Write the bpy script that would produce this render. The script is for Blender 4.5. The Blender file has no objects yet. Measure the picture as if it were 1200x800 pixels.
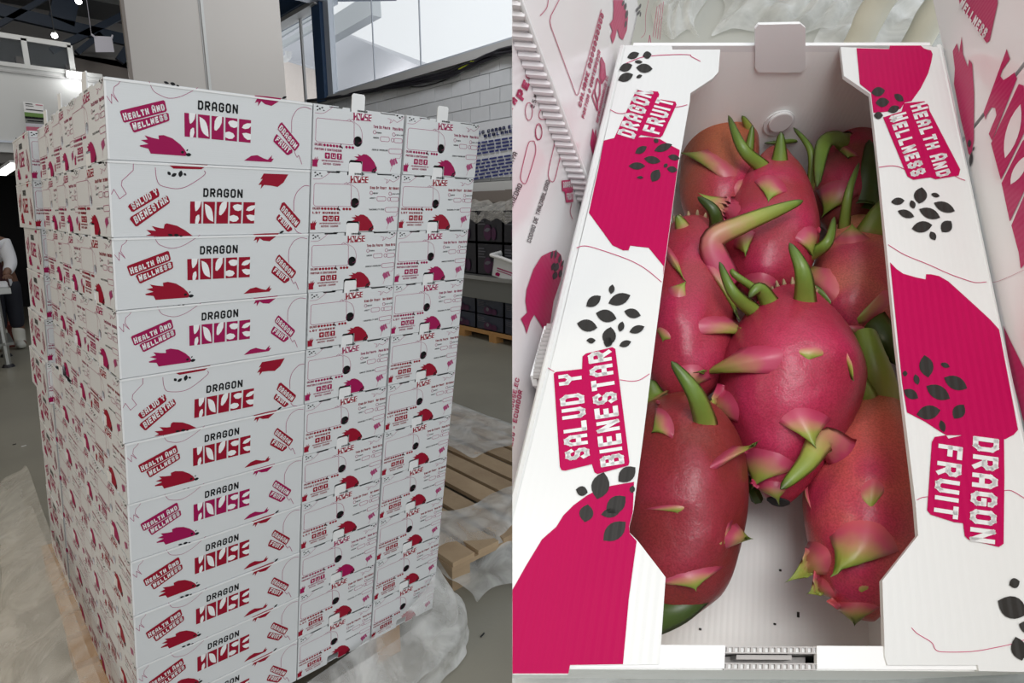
import bpy, bmesh, math, random
from mathutils import Vector, Matrix
from mathutils.geometry import tessellate_polygon
random.seed(7)
scene = bpy.context.scene
COL = scene.collection
V = Vector

# ------------------------------------------------------------------ camera
CAM = V((-0.27149, -1.49824, 1.62723))
RC = ((0.73297, -0.68027, -0.00125), (0.66515, 0.71707, -0.20829), (0.14259, 0.15184, 0.97807))   # right, forward, up
FPX = 700.0
rt, fw, up = [V(r).normalized() for r in RC]
cd = bpy.data.cameras.new('camera'); cam = bpy.data.objects.new('camera', cd); COL.objects.link(cam)
cd.sensor_width = 36; cd.lens = 36 * FPX / 1200; cd.clip_start = 0.02; cd.clip_end = 200
m = Matrix((rt, up, -fw)).transposed().to_4x4(); m.translation = CAM
cam.matrix_world = m
scene.camera = cam
# ------------------------------------------------------------------ sky, added lights, exposure
world = bpy.data.worlds.new('sky'); scene.world = world; world.use_nodes = True
bg = world.node_tree.nodes['Background']
bg.inputs[0].default_value = (0.93, 0.97, 1.0, 1); bg.inputs[1].default_value = 1.0
def area(name, loc, target, size, power, color):
    ld = bpy.data.lights.new(name, 'AREA'); ld.size = size; ld.energy = power; ld.color = color
    o = bpy.data.objects.new(name, ld); COL.objects.link(o); o.location = loc
    o.rotation_euler = (V(target) - V(loc)).to_track_quat('-Z', 'Y').to_euler()
    return o
area('key_light', (0.5, -5.2, 4.2), (0.4, 0, 1.0), 4.0, 14, (1.0, 0.985, 0.97))  # soft key light added behind the camera, no fixture stands there
area('left_fill', (-4.2, 0.6, 3.4), (-0.1, 0.9, 0.9), 2.2, 92, (1.0, 0.87, 0.70))  # unseen warm light added for the stack's left side and the floor
area('block_wall_fill', (3.2, 4.4, 5.7), (5.4, 6.4, 2.6), 1.6, 80, (0.97, 0.98, 1.0))  # unseen light added to brighten the block wall
area('yard_fill', (6.6, 10.6, 5.0), (10.0, 12.5, 4.6), 1.0, 22, (1.0, 0.97, 0.94))  # added outdoors to lift the dull yard wall, no real source
area('mezzanine_fill', (0.3, 7.6, 5.4), (0.6, 9.0, 2.5), 1.5, 30, (1.0, 0.97, 0.93))  # unseen area light turned onto the mezzanine front
vs = scene.view_settings
scene.display_settings.display_device = 'sRGB'
vs.view_transform = 'Standard'; vs.look = 'None'; vs.exposure = 0.0; vs.gamma = 1.0; vs.use_curve_mapping = False

# ------------------------------------------------------------------ helpers
def ray(px, py):
    return (rt * ((px - 600) / FPX) + fw + up * ((400 - py) / FPX))
def on(px, py, axis, val):                 # photo pixel -> point on the world plane axis = val
    d = ray(px, py); t = (val - CAM[axis]) / d[axis]
    return CAM + d * t
# frame of the tilted open carton (x across, y along, z out of the carton); plan is slightly racked by SK
CB = V((0.0167, -0.01189, 0.29168))
RB = Matrix(((0.99998, 0.00512, -0.00455), (-0.00653, 0.51108, -0.85951), (-0.00208, 0.85952, 0.5111)))
SK = 0.2336; BW = 0.25286; BL = 0.43987; BH = 0.16
W3 = Matrix((rt, fw, up)).transposed() @ RB
MB = W3.to_4x4(); MB.translation = CAM - W3 @ CB
MBI = MB.inverted()
def bray(px, py):
    return (RB.transposed() @ V(((px - 600) / FPX, 1, (400 - py) / FPX)))
def bp(px, py, w):                          # pixel -> point of the carton frame at height w
    d = bray(px, py); t = (w - CB.z) / d.z
    return CB + d * t
def bwall(px, py, c):                       # pixel -> point on the upright plane x - SK*y = c
    d = bray(px, py); t = (c - (CB.x - SK * CB.y)) / (d.x - SK * d.y)
    return CB + d * t
def bpx(p):                                 # carton frame -> pixel
    c = RB @ (p - CB)
    return 600 + FPX * c.x / c.y, 400 - FPX * c.z / c.y, c.y

_bc = MB @ V((BW/2 + SK*BL/2, BL*.55, -.05)); _bn = (W3 @ V((-0.10, -0.10, 1))).normalized()
area('carton_fill', _bc + _bn * 1.35, _bc, 0.55, 9.0, (1.0, 0.99, 0.975))      # unseen light added to brighten the open carton and its inside
def mesh_obj(name, verts, faces, mats, parent=None, fm=None, smooth=False, mat=None):
    me = bpy.data.meshes.new(name)
    me.from_pydata([tuple(v) for v in verts], [], faces)
    for k in (mats if isinstance(mats, (list, tuple)) else [mats]): me.materials.append(k)
    if fm: me.polygons.foreach_set('material_index', fm)
    if smooth: me.polygons.foreach_set('use_smooth', [True] * len(faces))
    me.update()
    o = bpy.data.objects.new(name, me); COL.objects.link(o)
    if parent: o.parent = parent
    if mat is not None: o.matrix_local = mat
    return o
def link_mesh(name, me, parent=None):
    o = bpy.data.objects.new(name, me); COL.objects.link(o)
    if parent: o.parent = parent
    return o
def tag(o, label, cat, group=None, kind=None):
    if label: o['label'] = label
    if cat: o['category'] = cat
    if group: o['group'] = group
    if kind: o['kind'] = kind
    return o
def struct(o): o['kind'] = 'structure'; return o
def empty(name, loc=(0, 0, 0), mat=None):
    o = bpy.data.objects.new(name, None); o.empty_display_size = .05; COL.objects.link(o)
    if mat is not None: o.matrix_world = mat
    else: o.location = loc
    return o
class MB_:                                  # mesh builder
    def __init__(s): s.v = []; s.f = []; s.m = []
    def add(s, vs, fs, mi=0):
        b = len(s.v); s.v += [V(p) for p in vs]; s.f += [tuple(i + b for i in f) for f in fs]; s.m += [mi] * len(fs); return s
    def box(s, lo, hi, mi=0):
        x0, y0, z0 = lo; x1, y1, z1 = hi
        return s.add([(x0,y0,z0),(x1,y0,z0),(x1,y1,z0),(x0,y1,z0),(x0,y0,z1),(x1,y0,z1),(x1,y1,z1),(x0,y1,z1)],
                     [(0,3,2,1),(4,5,6,7),(0,1,5,4),(1,2,6,5),(2,3,7,6),(3,0,4,7)], mi)
    def bar(s, a, b, wx, wz, upv=(0,0,1), mi=0):      # rectangular bar from a to b
        a, b = V(a), V(b); d = (b - a).normalized(); u = V(upv); sd = d.cross(u)
        if sd.length < 1e-5: sd = d.cross(V((1,0,0)))
        sd.normalize(); u = sd.cross(d).normalized(); P = []
        for q in (a, b):
            for i, j in ((-1,-1),(1,-1),(1,1),(-1,1)): P.append(q + sd * (i * wx / 2) + u * (j * wz / 2))
        return s.add(P, [(0,1,2,3),(7,6,5,4),(0,4,5,1),(1,5,6,2),(2,6,7,3),(3,7,4,0)], mi)
    def tube(s, pts, r, n=8, mi=0, cap=True):
        pts = [V(p) for p in pts]; R = r if isinstance(r, (list, tuple)) else [r] * len(pts); P = []; F = []
        ref = V((0.13, 0.27, 0.95))
        for i, p in enumerate(pts):
            d = (pts[min(i+1, len(pts)-1)] - pts[max(i-1, 0)]).normalized()
            a = d.cross(ref)
            if a.length < 1e-4: a = d.cross(V((1,0,0)))
            a.normalize(); c = d.cross(a)
            for k in range(n):
                t = 2 * math.pi * k / n; P.append(p + (a * math.cos(t) + c * math.sin(t)) * R[i])
        for i in range(len(pts) - 1):
            for k in range(n):
                F.append((i*n+k, i*n+(k+1)%n, (i+1)*n+(k+1)%n, (i+1)*n+k))
        if cap: F.append(tuple(range(n))[::-1]); F.append(tuple((len(pts)-1)*n + k for k in range(n)))
        return s.add(P, F, mi)
    def prism(s, outer, holes, place, th, mi=0):       # 2-D outline (with holes) extruded by th; place(u, v, d) -> 3-D
        loops = [list(outer)] + [list(h) for h in holes]
        tri = tessellate_polygon([[V((p[0], p[1], 0)) for p in l] for l in loops])
        flat = [p for l in loops for p in l]; n = len(flat)
        P = [place(p[0], p[1], 0) for p in flat] + [place(p[0], p[1], th) for p in flat]; F = []
        for t in tri: F.append(tuple(t)); F.append(tuple(i + n for i in reversed(t)))
        b = 0
        for l in loops:
            k = len(l)
            for i in range(k): F.append((b+i, b+(i+1)%k, b+(i+1)%k+n, b+i+n))
            b += k
        return s.add(P, F, mi)
    def obj(s, name, mats, parent=None, smooth=False, recalc=True, shear=None, mat=None, cut=False):
        vs = [shear(v) for v in s.v] if shear else s.v
        o = mesh_obj(name, vs, s.f, mats, parent, s.m, smooth, mat)
        bm = bmesh.new(); bm.from_mesh(o.data)
        if recalc: bmesh.ops.recalc_face_normals(bm, faces=bm.faces)
        if cut: cut_bm(bm)
        bm.to_mesh(o.data); bm.free()
        if smooth: sharp(o.data)
        return o
def sharp(me, ang=0.7):
    me.set_sharp_from_angle(angle=ang)
def cut_bm(bm):                              # carton-frame meshes stop where the packing area ends on the left
    no = RB.transposed() @ V((1, 0, 0)); no.normalize()
    solid = len(bm.edges) and all(len(e.link_faces) == 2 for e in bm.edges)
    r = bmesh.ops.bisect_plane(bm, geom=bm.verts[:] + bm.edges[:] + bm.faces[:], plane_co=CB + no * 0.0002, plane_no=no, clear_inner=True)
    ce = [g for g in r['geom_cut'] if isinstance(g, bmesh.types.BMEdge)]
    if solid and ce: bmesh.ops.edgenet_fill(bm, edges=ce)

def crom(pts, n=5):                          # smooth polyline through the points
    out = []
    P = [pts[0]] + list(pts) + [pts[-1]]
    for i in range(1, len(P) - 2):
        a, b, c, d = P[i-1], P[i], P[i+1], P[i+2]
        for k in range(n):
            t = k / n
            out.append(tuple(.5 * (2*b[j] + (c[j]-a[j])*t + (2*a[j]-5*b[j]+4*c[j]-d[j])*t*t + (3*b[j]-a[j]-3*c[j]+d[j])*t**3) for j in range(len(b))))
    out.append(tuple(pts[-1])); return out

# ------------------------------------------------------------------ materials
def mat(name, color, rough=.5, metal=0., spec=.5, noise=None, bump=None, alpha=None, emit=None, ribs=None, coat=0):
    """noise=(scale, amount, second colour); bump=(scale, strength); ribs=(x, y, z, strength) corrugation across that direction"""
    mt = bpy.data.materials.new(name); mt.use_nodes = True; nt = mt.node_tree; N = nt.nodes; L = nt.links
    p = N['Principled BSDF']; c = (*color, 1)
    p.inputs['Base Color'].default_value = c; p.inputs['Roughness'].default_value = rough; p.inputs['Metallic'].default_value = metal
    p.inputs['Specular IOR Level'].default_value = spec
    if coat: p.inputs['Coat Weight'].default_value = coat; p.inputs['Coat Roughness'].default_value = .15
    tc = N.new('ShaderNodeTexCoord')
    if noise:
        t = N.new('ShaderNodeTexNoise'); t.inputs['Scale'].default_value = noise[0]; t.inputs['Detail'].default_value = 6
        L.new(tc.outputs['Object'], t.inputs['Vector'])
        r = N.new('ShaderNodeMapRange'); r.inputs[1].default_value = .35; r.inputs[2].default_value = .7; r.inputs[4].default_value = noise[1]
        L.new(t.outputs['Fac'], r.inputs[0])
        x = N.new('ShaderNodeMix'); x.data_type = 'RGBA'; x.inputs[6].default_value = c; x.inputs[7].default_value = (*noise[2], 1)
        L.new(r.outputs[0], x.inputs[0]); L.new(x.outputs[2], p.inputs['Base Color'])
    if bump:
        t = N.new('ShaderNodeTexNoise'); t.inputs['Scale'].default_value = bump[0]; t.inputs['Detail'].default_value = 5
        L.new(tc.outputs['Object'], t.inputs['Vector'])
        b = N.new('ShaderNodeBump'); b.inputs['Strength'].default_value = bump[1]; b.inputs['Distance'].default_value = .01
        L.new(t.outputs['Fac'], b.inputs['Height']); L.new(b.outputs['Normal'], p.inputs['Normal'])
    if ribs:
        d = N.new('ShaderNodeVectorMath'); d.operation = 'DOT_PRODUCT'; d.inputs[1].default_value = ribs[:3]
        L.new(tc.outputs['Object'], d.inputs[0])
        sn = N.new('ShaderNodeMath'); sn.operation = 'SINE'; L.new(d.outputs['Value'], sn.inputs[0])
        b = N.new('ShaderNodeBump'); b.inputs['Strength'].default_value = ribs[3]; b.inputs['Distance'].default_value = .001
        L.new(sn.outputs[0], b.inputs['Height']); L.new(b.outputs['Normal'], p.inputs['Normal'])
    if emit: p.inputs['Emission Color'].default_value = (*emit[:3], 1); p.inputs['Emission Strength'].default_value = emit[3]
    if alpha is not None: p.inputs['Alpha'].default_value = alpha
    return mt
def film_mat(name, color, a0, a1, scale):
    mt = mat(name, color, .32, spec=.6, bump=(scale * 1.5, .5)); nt = mt.node_tree; N = nt.nodes; L = nt.links; p = N['Principled BSDF']
    tc = N.new('ShaderNodeTexCoord'); t = N.new('ShaderNodeTexNoise'); t.inputs['Scale'].default_value = scale; t.inputs['Detail'].default_value = 7
    t.inputs['Distortion'].default_value = 1.2
    L.new(tc.outputs['Object'], t.inputs['Vector'])
    r = N.new('ShaderNodeMapRange'); r.inputs[1].default_value = .35; r.inputs[2].default_value = .68; r.inputs[3].default_value = a0; r.inputs[4].default_value = a1
    lw = N.new('ShaderNodeLayerWeight'); lw.inputs[0].default_value = .35
    ad = N.new('ShaderNodeMath'); ad.operation = 'MULTIPLY_ADD'; ad.inputs[1].default_value = .4; ad.use_clamp = True
    L.new(t.outputs['Fac'], r.inputs[0]); L.new(lw.outputs['Facing'], ad.inputs[0]); L.new(r.outputs[0], ad.inputs[2]); L.new(ad.outputs[0], p.inputs['Alpha'])
    return mt
def per_object(mt, lo, hi):
    nt = mt.node_tree; N = nt.nodes; Lk = nt.links; p = N['Principled BSDF']; src = p.inputs['Base Color'].links[0].from_socket
    oi = N.new('ShaderNodeObjectInfo'); r = N.new('ShaderNodeMapRange'); r.inputs[3].default_value = lo; r.inputs[4].default_value = hi; Lk.new(oi.outputs['Random'], r.inputs[0])
    x = N.new('ShaderNodeMix'); x.data_type = 'RGBA'; x.blend_type = 'MULTIPLY'; x.inputs[0].default_value = 1; Lk.new(src, x.inputs[6]); Lk.new(r.outputs[0], x.inputs[7]); Lk.new(x.outputs[2], p.inputs['Base Color'])
M = {}
M['paper'] = mat('white corrugated plastic', (.68, .695, .705), .42, noise=(3, .5, (.65, .665, .68)), ribs=(0, 0, 1400, .05))
M['rim'] = mat('white folded plastic rim', (.80, .80, .80), .35)
M['dark'] = mat('hole shade and scrap black', (.02, .02, .02), .9)  # black of small scraps, also painted shade behind the hand holes
M['pink'] = mat('magenta ink', (.32, .004, .078), .5, spec=.2)
M['red'] = mat('red ink', (.29, .003, .022), .5, spec=.2)
M['black'] = mat('black ink', (.010, .010, .012), .5, spec=.2)
M['white_ink'] = mat('white lettering', (.82, .82, .82), .4)
M['line'] = mat('thin magenta ink', (.38, .05, .16), .4)
RX = 2 * math.pi / .0042
M['bpaper'] = mat('white ribbed plastic', (.665, .67, .66), .33, ribs=(RX, -RX * SK, 0, .035))
M['bpink'] = mat('bright magenta ink on ribs', (.42, .001, .072), .55, spec=.10, ribs=(RX, -RX * SK, 0, .13), noise=(40, .5, (.39, .001, .068)))
M['bline'] = mat('bright magenta line', (.50, .01, .12), .4)
M['bblack'] = mat('near black seed ink', (.022, .020, .018), .5, spec=.25, ribs=(RX, -RX * SK, 0, .2))
M['bwhite'] = mat('white letters on ribs', (.68, .68, .675), .33, ribs=(RX, -RX * SK, 0, .06))
M['inside'] = mat('white inside of carton', (.90, .90, .885), .35, ribs=(RX, -RX * SK, 0, .04))
M['flute'] = mat('flute ends', (.42, .40, .39), .5)
M['npaper'] = mat('film wrapped white carton', (.78, .77, .775), .22, noise=(9, .55, (.80, .70, .735)), coat=.5)
M['npink'] = mat('magenta ink under film', (.43, .010, .095), .35, spec=.3, coat=.12, ribs=(0, 1500, 0, .05))
M['nblack'] = mat('black ink under film', (.04, .03, .035), .4)

# ------------------------------------------------------------------ block lettering (strokes on a 4 x 6 grid)
G = {
 'A': [[(0,0),(0,4.6),(1.2,6),(2.8,6),(4,4.6),(4,0)], [(0,2.2),(4,2.2)]],
 'B': [[(0,0),(0,6),(3,6),(3.8,5.2),(3.8,4),(3,3.2),(0,3.2)], [(3,3.2),(4,2.4),(4,.9),(3,0),(0,0)]],
 'C': [[(4,4.6),(4,5),(3,6),(1,6),(0,5),(0,1),(1,0),(3,0),(4,1),(4,1.6)]],
 'D': [[(0,0),(0,6),(2.8,6),(4,4.8),(4,1.2),(2.8,0),(0,0)]],
 'E': [[(4,6),(0,6),(0,0),(4,0)], [(0,3.1),(3.2,3.1)]],
 'F': [[(4,6),(0,6),(0,0)], [(0,3),(3.2,3)]],
 'G': [[(4,4.8),(4,5.2),(3,6),(1,6),(0,5),(0,1),(1,0),(3,0),(4,1),(4,3),(2.3,3)]],
 'H': [[(0,0),(0,6)], [(4,0),(4,6)], [(0,3),(4,3)]],
 'I': [[(0.6,0),(0.6,6)]],
 'J': [[(4,6),(4,1),(3,0),(1,0),(0,1),(0,2)]],
 'K': [[(0,0),(0,6)], [(4,6),(0.6,3),(4,0)]],
 'L': [[(0,6),(0,0),(4,0)]],
 'M': [[(0,0),(0,6),(2,3),(4,6),(4,0)]],
 'N': [[(0,0),(0,6),(4,0),(4,6)]],
 'O': [[(1,0),(0,1),(0,5),(1,6),(3,6),(4,5),(4,1),(3,0),(1,0)]],
 'P': [[(0,0),(0,6),(3,6),(4,5),(4,3.4),(3,2.5),(0,2.5)]],
 'Q': [[(1,0),(0,1),(0,5),(1,6),(3,6),(4,5),(4,1),(3,0),(1,0)], [(2.4,1.6),(4.2,-.4)]],
 'R': [[(0,0),(0,6),(3,6),(4,5),(4,3.7),(3,2.8),(0,2.8)], [(1.8,2.8),(4,0)]],
 'S': [[(4,4.9),(3.2,6),(.9,6),(0,5.1),(0,4),(.9,3.2),(3.1,2.8),(4,2),(4,.9),(3.1,0),(.8,0),(0,1.1)]],
 'T': [[(0,6),(4,6)], [(2,6),(2,0)]],
 'U': [[(0,6),(0,1),(1,0),(3,0),(4,1),(4,6)]],
 'V': [[(0,6),(2,0),(4,6)]],
 'W': [[(0,6),(0,.6),(.7,0),(2,1.4),(3.3,0),(4,.6),(4,6)], [(2,1.2),(2,4)]],
 'X': [[(0,0),(4,6)], [(0,6),(4,0)]],
 'Y': [[(0,6),(0,4.2),(2,3),(4,4.2),(4,6)], [(2,3),(2,0)]],
 'Z': [[(0,6),(4,6),(0,0),(4,0)]],
 '0': [[(1,0),(0,1),(0,5),(1,6),(3,6),(4,5),(4,1),(3,0),(1,0)]],
 '1': [[(0.6,5),(2,6),(2,0)]], '2': [[(0,5),(1,6),(3,6),(4,5),(4,3.8),(0,0),(4,0)]],
 '4': [[(3,0),(3,6),(0,2),(4,2)]], '5': [[(4,6),(0,6),(0,3.5),(3,3.5),(4,2.6),(4,.9),(3,0),(0,0)]],
 '.': [[(0.5,0),(0.6,.1)]], ':': [[(0.5,0.4),(0.6,.5)], [(0.5,3.4),(0.6,3.5)]], '-': [[(0.4,2.8),(3,2.8)]], '@': [[(3,2),(2,1.6),(1.4,3),(2,4.2),(3,4),(3,1.8),(4,2.4),(4,5),(3,6),(1,6),(0,5),(0,1),(1,0),(3.4,0)]],
}
NARROW = {'I': 1.2, '.': 1.2, ':': 1.2, ' ': 2.2, '1': 2.6, '-': 3.2}
class Art:                                   # flat print: coloured polygons collected in plane coordinates
    def __init__(s, fn): s.fn = fn; s.p = []
    def poly(s, layer, mk, pts): s.p.append((layer, mk, [s.fn(*q) for q in pts]))
    def line(s, layer, mk, pts, w, smooth=True, closed=False):
        if smooth and len(pts) > 2: pts = crom(pts)
        if closed: pts = list(pts) + [pts[0]]
        for a, b in zip(pts, pts[1:]):
            d = V((b[0]-a[0], b[1]-a[1]))
            if d.length < 1e-9: continue
            d.normalize(); n = V((-d.y, d.x)) * (w / 2); e = d * (w * .3)
            s.poly(layer, mk, [(a[0]-n.x-e.x, a[1]-n.y-e.y), (b[0]-n.x+e.x, b[1]-n.y+e.y), (b[0]+n.x+e.x, b[1]+n.y+e.y), (a[0]+n.x-e.x, a[1]+n.y-e.y)])
    def leaf(s, layer, mk, cx, cy, ln, wd, ang, n=7):
        a = math.radians(ang); c, si = math.cos(a), -math.sin(a); P = []
        for k in range(n + 1):
            t = -1 + 2 * k / n; P.append((t * ln / 2, (1 - abs(t) ** 2.2) * wd / 2))
        for k in range(n - 1, 0, -1):
            t = -1 + 2 * k / n; P.append((t * ln / 2, -(1 - abs(t) ** 2.2) * wd / 2))
        s.poly(layer, mk, [(cx + x*c - y*si, cy + x*si + y*c) for x, y in P])
    def ell(s, layer, mk, cx, cy, rx, ry, n=14):
        s.poly(layer, mk, [(cx + rx*math.cos(2*math.pi*k/n), cy + ry*math.sin(2*math.pi*k/n)) for k in range(n)])
    def ring(s, layer, mk, cx, cy, rx, ry, w, n=14):
        s.line(layer, mk, [(cx + rx*math.cos(2*math.pi*k/n), cy + ry*math.sin(2*math.pi*k/n)) for k in range(n)], w, False, True)
    def rrect(s, layer, mk, pts, w): s.line(layer, mk, pts, w, False, True)
    def text(s, layer, mk, string, p0, p1, upv, sw=1.25, caps=False, slant=0, serif=False):
        p0, p1, upv = V(p0), V(p1), V(upv); x = 0; items = []; word = True
        for ch in string:
            if ch == ' ': x += 2.6; word = True; continue
            big = 1.0 if (not caps or word) else .82
            wd = NARROW.get(ch, 4.0) * (1 if big == 1 else .92); items.append((ch, x, wd, big)); x += wd + sw * .55 + .45; word = False
        tot = x - (sw * .55 + .45); d = (p1 - p0) / tot
        for ch, ox, wd, big in items:
            h2 = sw / 2
            for pl in G.get(ch, G['O']):
                q = [((ox + h2 + (a / 4 if ch not in NARROW else a / max(1, NARROW[ch])) * (wd - sw)), (h2 + b / 6 * (6 * big - sw))) for a, b in pl]
                for (ax, ay), (bx, by) in zip(q, q[1:]):
                    dd = V((bx-ax, by-ay))
                    if dd.length < 1e-6: continue
                    dd.normalize(); n = V((-dd.y, dd.x)) * h2; e = dd * h2 * .8
                    c = [(ax-n.x-e.x, ay-n.y-e.y), (bx-n.x+e.x, by-n.y+e.y), (bx+n.x+e.x, by+n.y+e.y), (ax+n.x-e.x, ay+n.y-e.y)]
                    P = []
                    for u, v in c:
                        r = p0 + d * (u + slant * v) + upv * (v / 6); P.append((r.x, r.y))
                    s.poly(layer, mk, P)
    def emit(s, name, keys, place, parent=None, step=.00022, base=.0003, shear=None, cut=False):
        b = MB_()
        for layer, mk, P in s.p:
            b.add([place(u, v, -(base + step * layer)) for u, v in P], [tuple(range(len(P)))], list(keys).index(mk))
        return b.obj(name, [M[keys[k]] if isinstance(keys, dict) else M[k] for k in keys], parent, recalc=False, shear=shear, cut=cut)

def homography(src, w, h):                   # photo corners TL TR BR BL of a panel -> panel metres
    dst = [(0, h), (w, h), (w, 0), (0, 0)]; A = []
    for (x, y), (u, v) in zip(src, dst):
        A.append([x, y, 1, 0, 0, 0, -u*x, -u*y, u]); A.append([0, 0, 0, x, y, 1, -v*x, -v*y, v])
    n = 8
    for i in range(n):
        k = max(range(i, n), key=lambda r: abs(A[r][i])); A[i], A[k] = A[k], A[i]
        for r in range(n):
            if r != i:
                f = A[r][i] / A[i][i]
                for c in range(i, n + 1): A[r][c] -= f * A[i][c]
    g = [A[i][n] / A[i][i] for i in range(n)]
    def fn(x, y):
        d = g[6]*x + g[7]*y + 1
        return ((g[0]*x + g[1]*y + g[2]) / d, (g[3]*x + g[4]*y + g[5]) / d)
    return fn
H = .16; LA = .4399; WE = .2655; DA = .358
SHX, SHY, YAW = .0505, -.12, -.0265          # the tall stack leans a little towards the viewer
def S(v): return V((v[0] + YAW * v[1] + SHX * v[2], v[1] + SHY * v[2], v[2]))
def at_stack(x, y, z): p = S((x, y, z - 1.90)); return V((p.x, p.y, z))
# ------------------------------------------------------------------ printed faces of the cartons
def strip_logo(a, ink, tl, tr, br, bl, L=1):
    """The five block letters H O U S E in the quad (photo coordinates): solid blocks with leaf shaped white counters."""
    tl, tr, br, bl = [V(q) for q in (tl, tr, br, bl)]
    def q(u, v): p = (tl*(1-u) + tr*u)*(1-v) + (bl*(1-u) + br*u)*v; return (p.x, p.y)
    x = 0; w = [.178, .178, .182, .178, .178]; gap = .0265
    for k in range(5):
        a.poly(L, ink, [q(x, 0), q(x + w[k], 0), q(x + w[k], 1), q(x, 1)])
        def c(pts): a.poly(L + 1, 'white_ink', [q(x + w[k]*u, v) for u, v in pts])
        def blade(p, r, b, n=6):             # leaf from p to r bulging by b
            P = []; d = V(r) - V(p); nn = V((-d.y, d.x))
            for i in range(n + 1): t = i / n; P.append(V(p) + d*t + nn * b * math.sin(math.pi*t))
            for i in range(n - 1, 0, -1): t = i / n; P.append(V(p) + d*t - nn * b * math.sin(math.pi*t))
            c([(z.x, z.y) for z in P])
        if k == 0:
            c([(.40, -.02), (.40, .22), (.44, .40), (.50, .44), (.66, .38), (.86, .22), (.95, -.02)])
            c([(.46, 1.02), (.46, .84), (.52, .68), (.68, .60), (.80, .60), (.84, .80), (.70, 1.02)])
        elif k == 1: blade((.12, .10), (.90, .92), .23)
        elif k == 2: c([(.22, .50), (.26, .22), (.42, .05), (.62, -.02), (.86, -.02), (.84, .25), (.66, .46), (.40, .62), (.24, .60)])
        elif k == 3:
            c([(1.02, .14), (.62, .10), (.34, .14), (.22, .22), (.42, .38), (.72, .42), (.96, .38), (1.02, .30)])
            c([(-.02, .66), (.30, .60), (.66, .66), (.80, .78), (.60, .90), (.30, .92), (-.02, .86)])
        else:
            c([(1.02, .14), (.66, .16), (.38, .24), (.24, .38), (.50, .42), (.80, .38), (1.02, .26)])
            c([(1.02, .62), (.60, .58), (.28, .62), (.44, .78), (.72, .88), (1.02, .86)])
        x += w[k] + gap
def badge(a, ink, quads, lines, L=2):
    for Q in quads: a.poly(L, ink, Q)
    for s, p0, p1, u, cp in lines: a.text(L + 2, 'white_ink', s, p0, p1, u, 1.35, cp)
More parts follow.
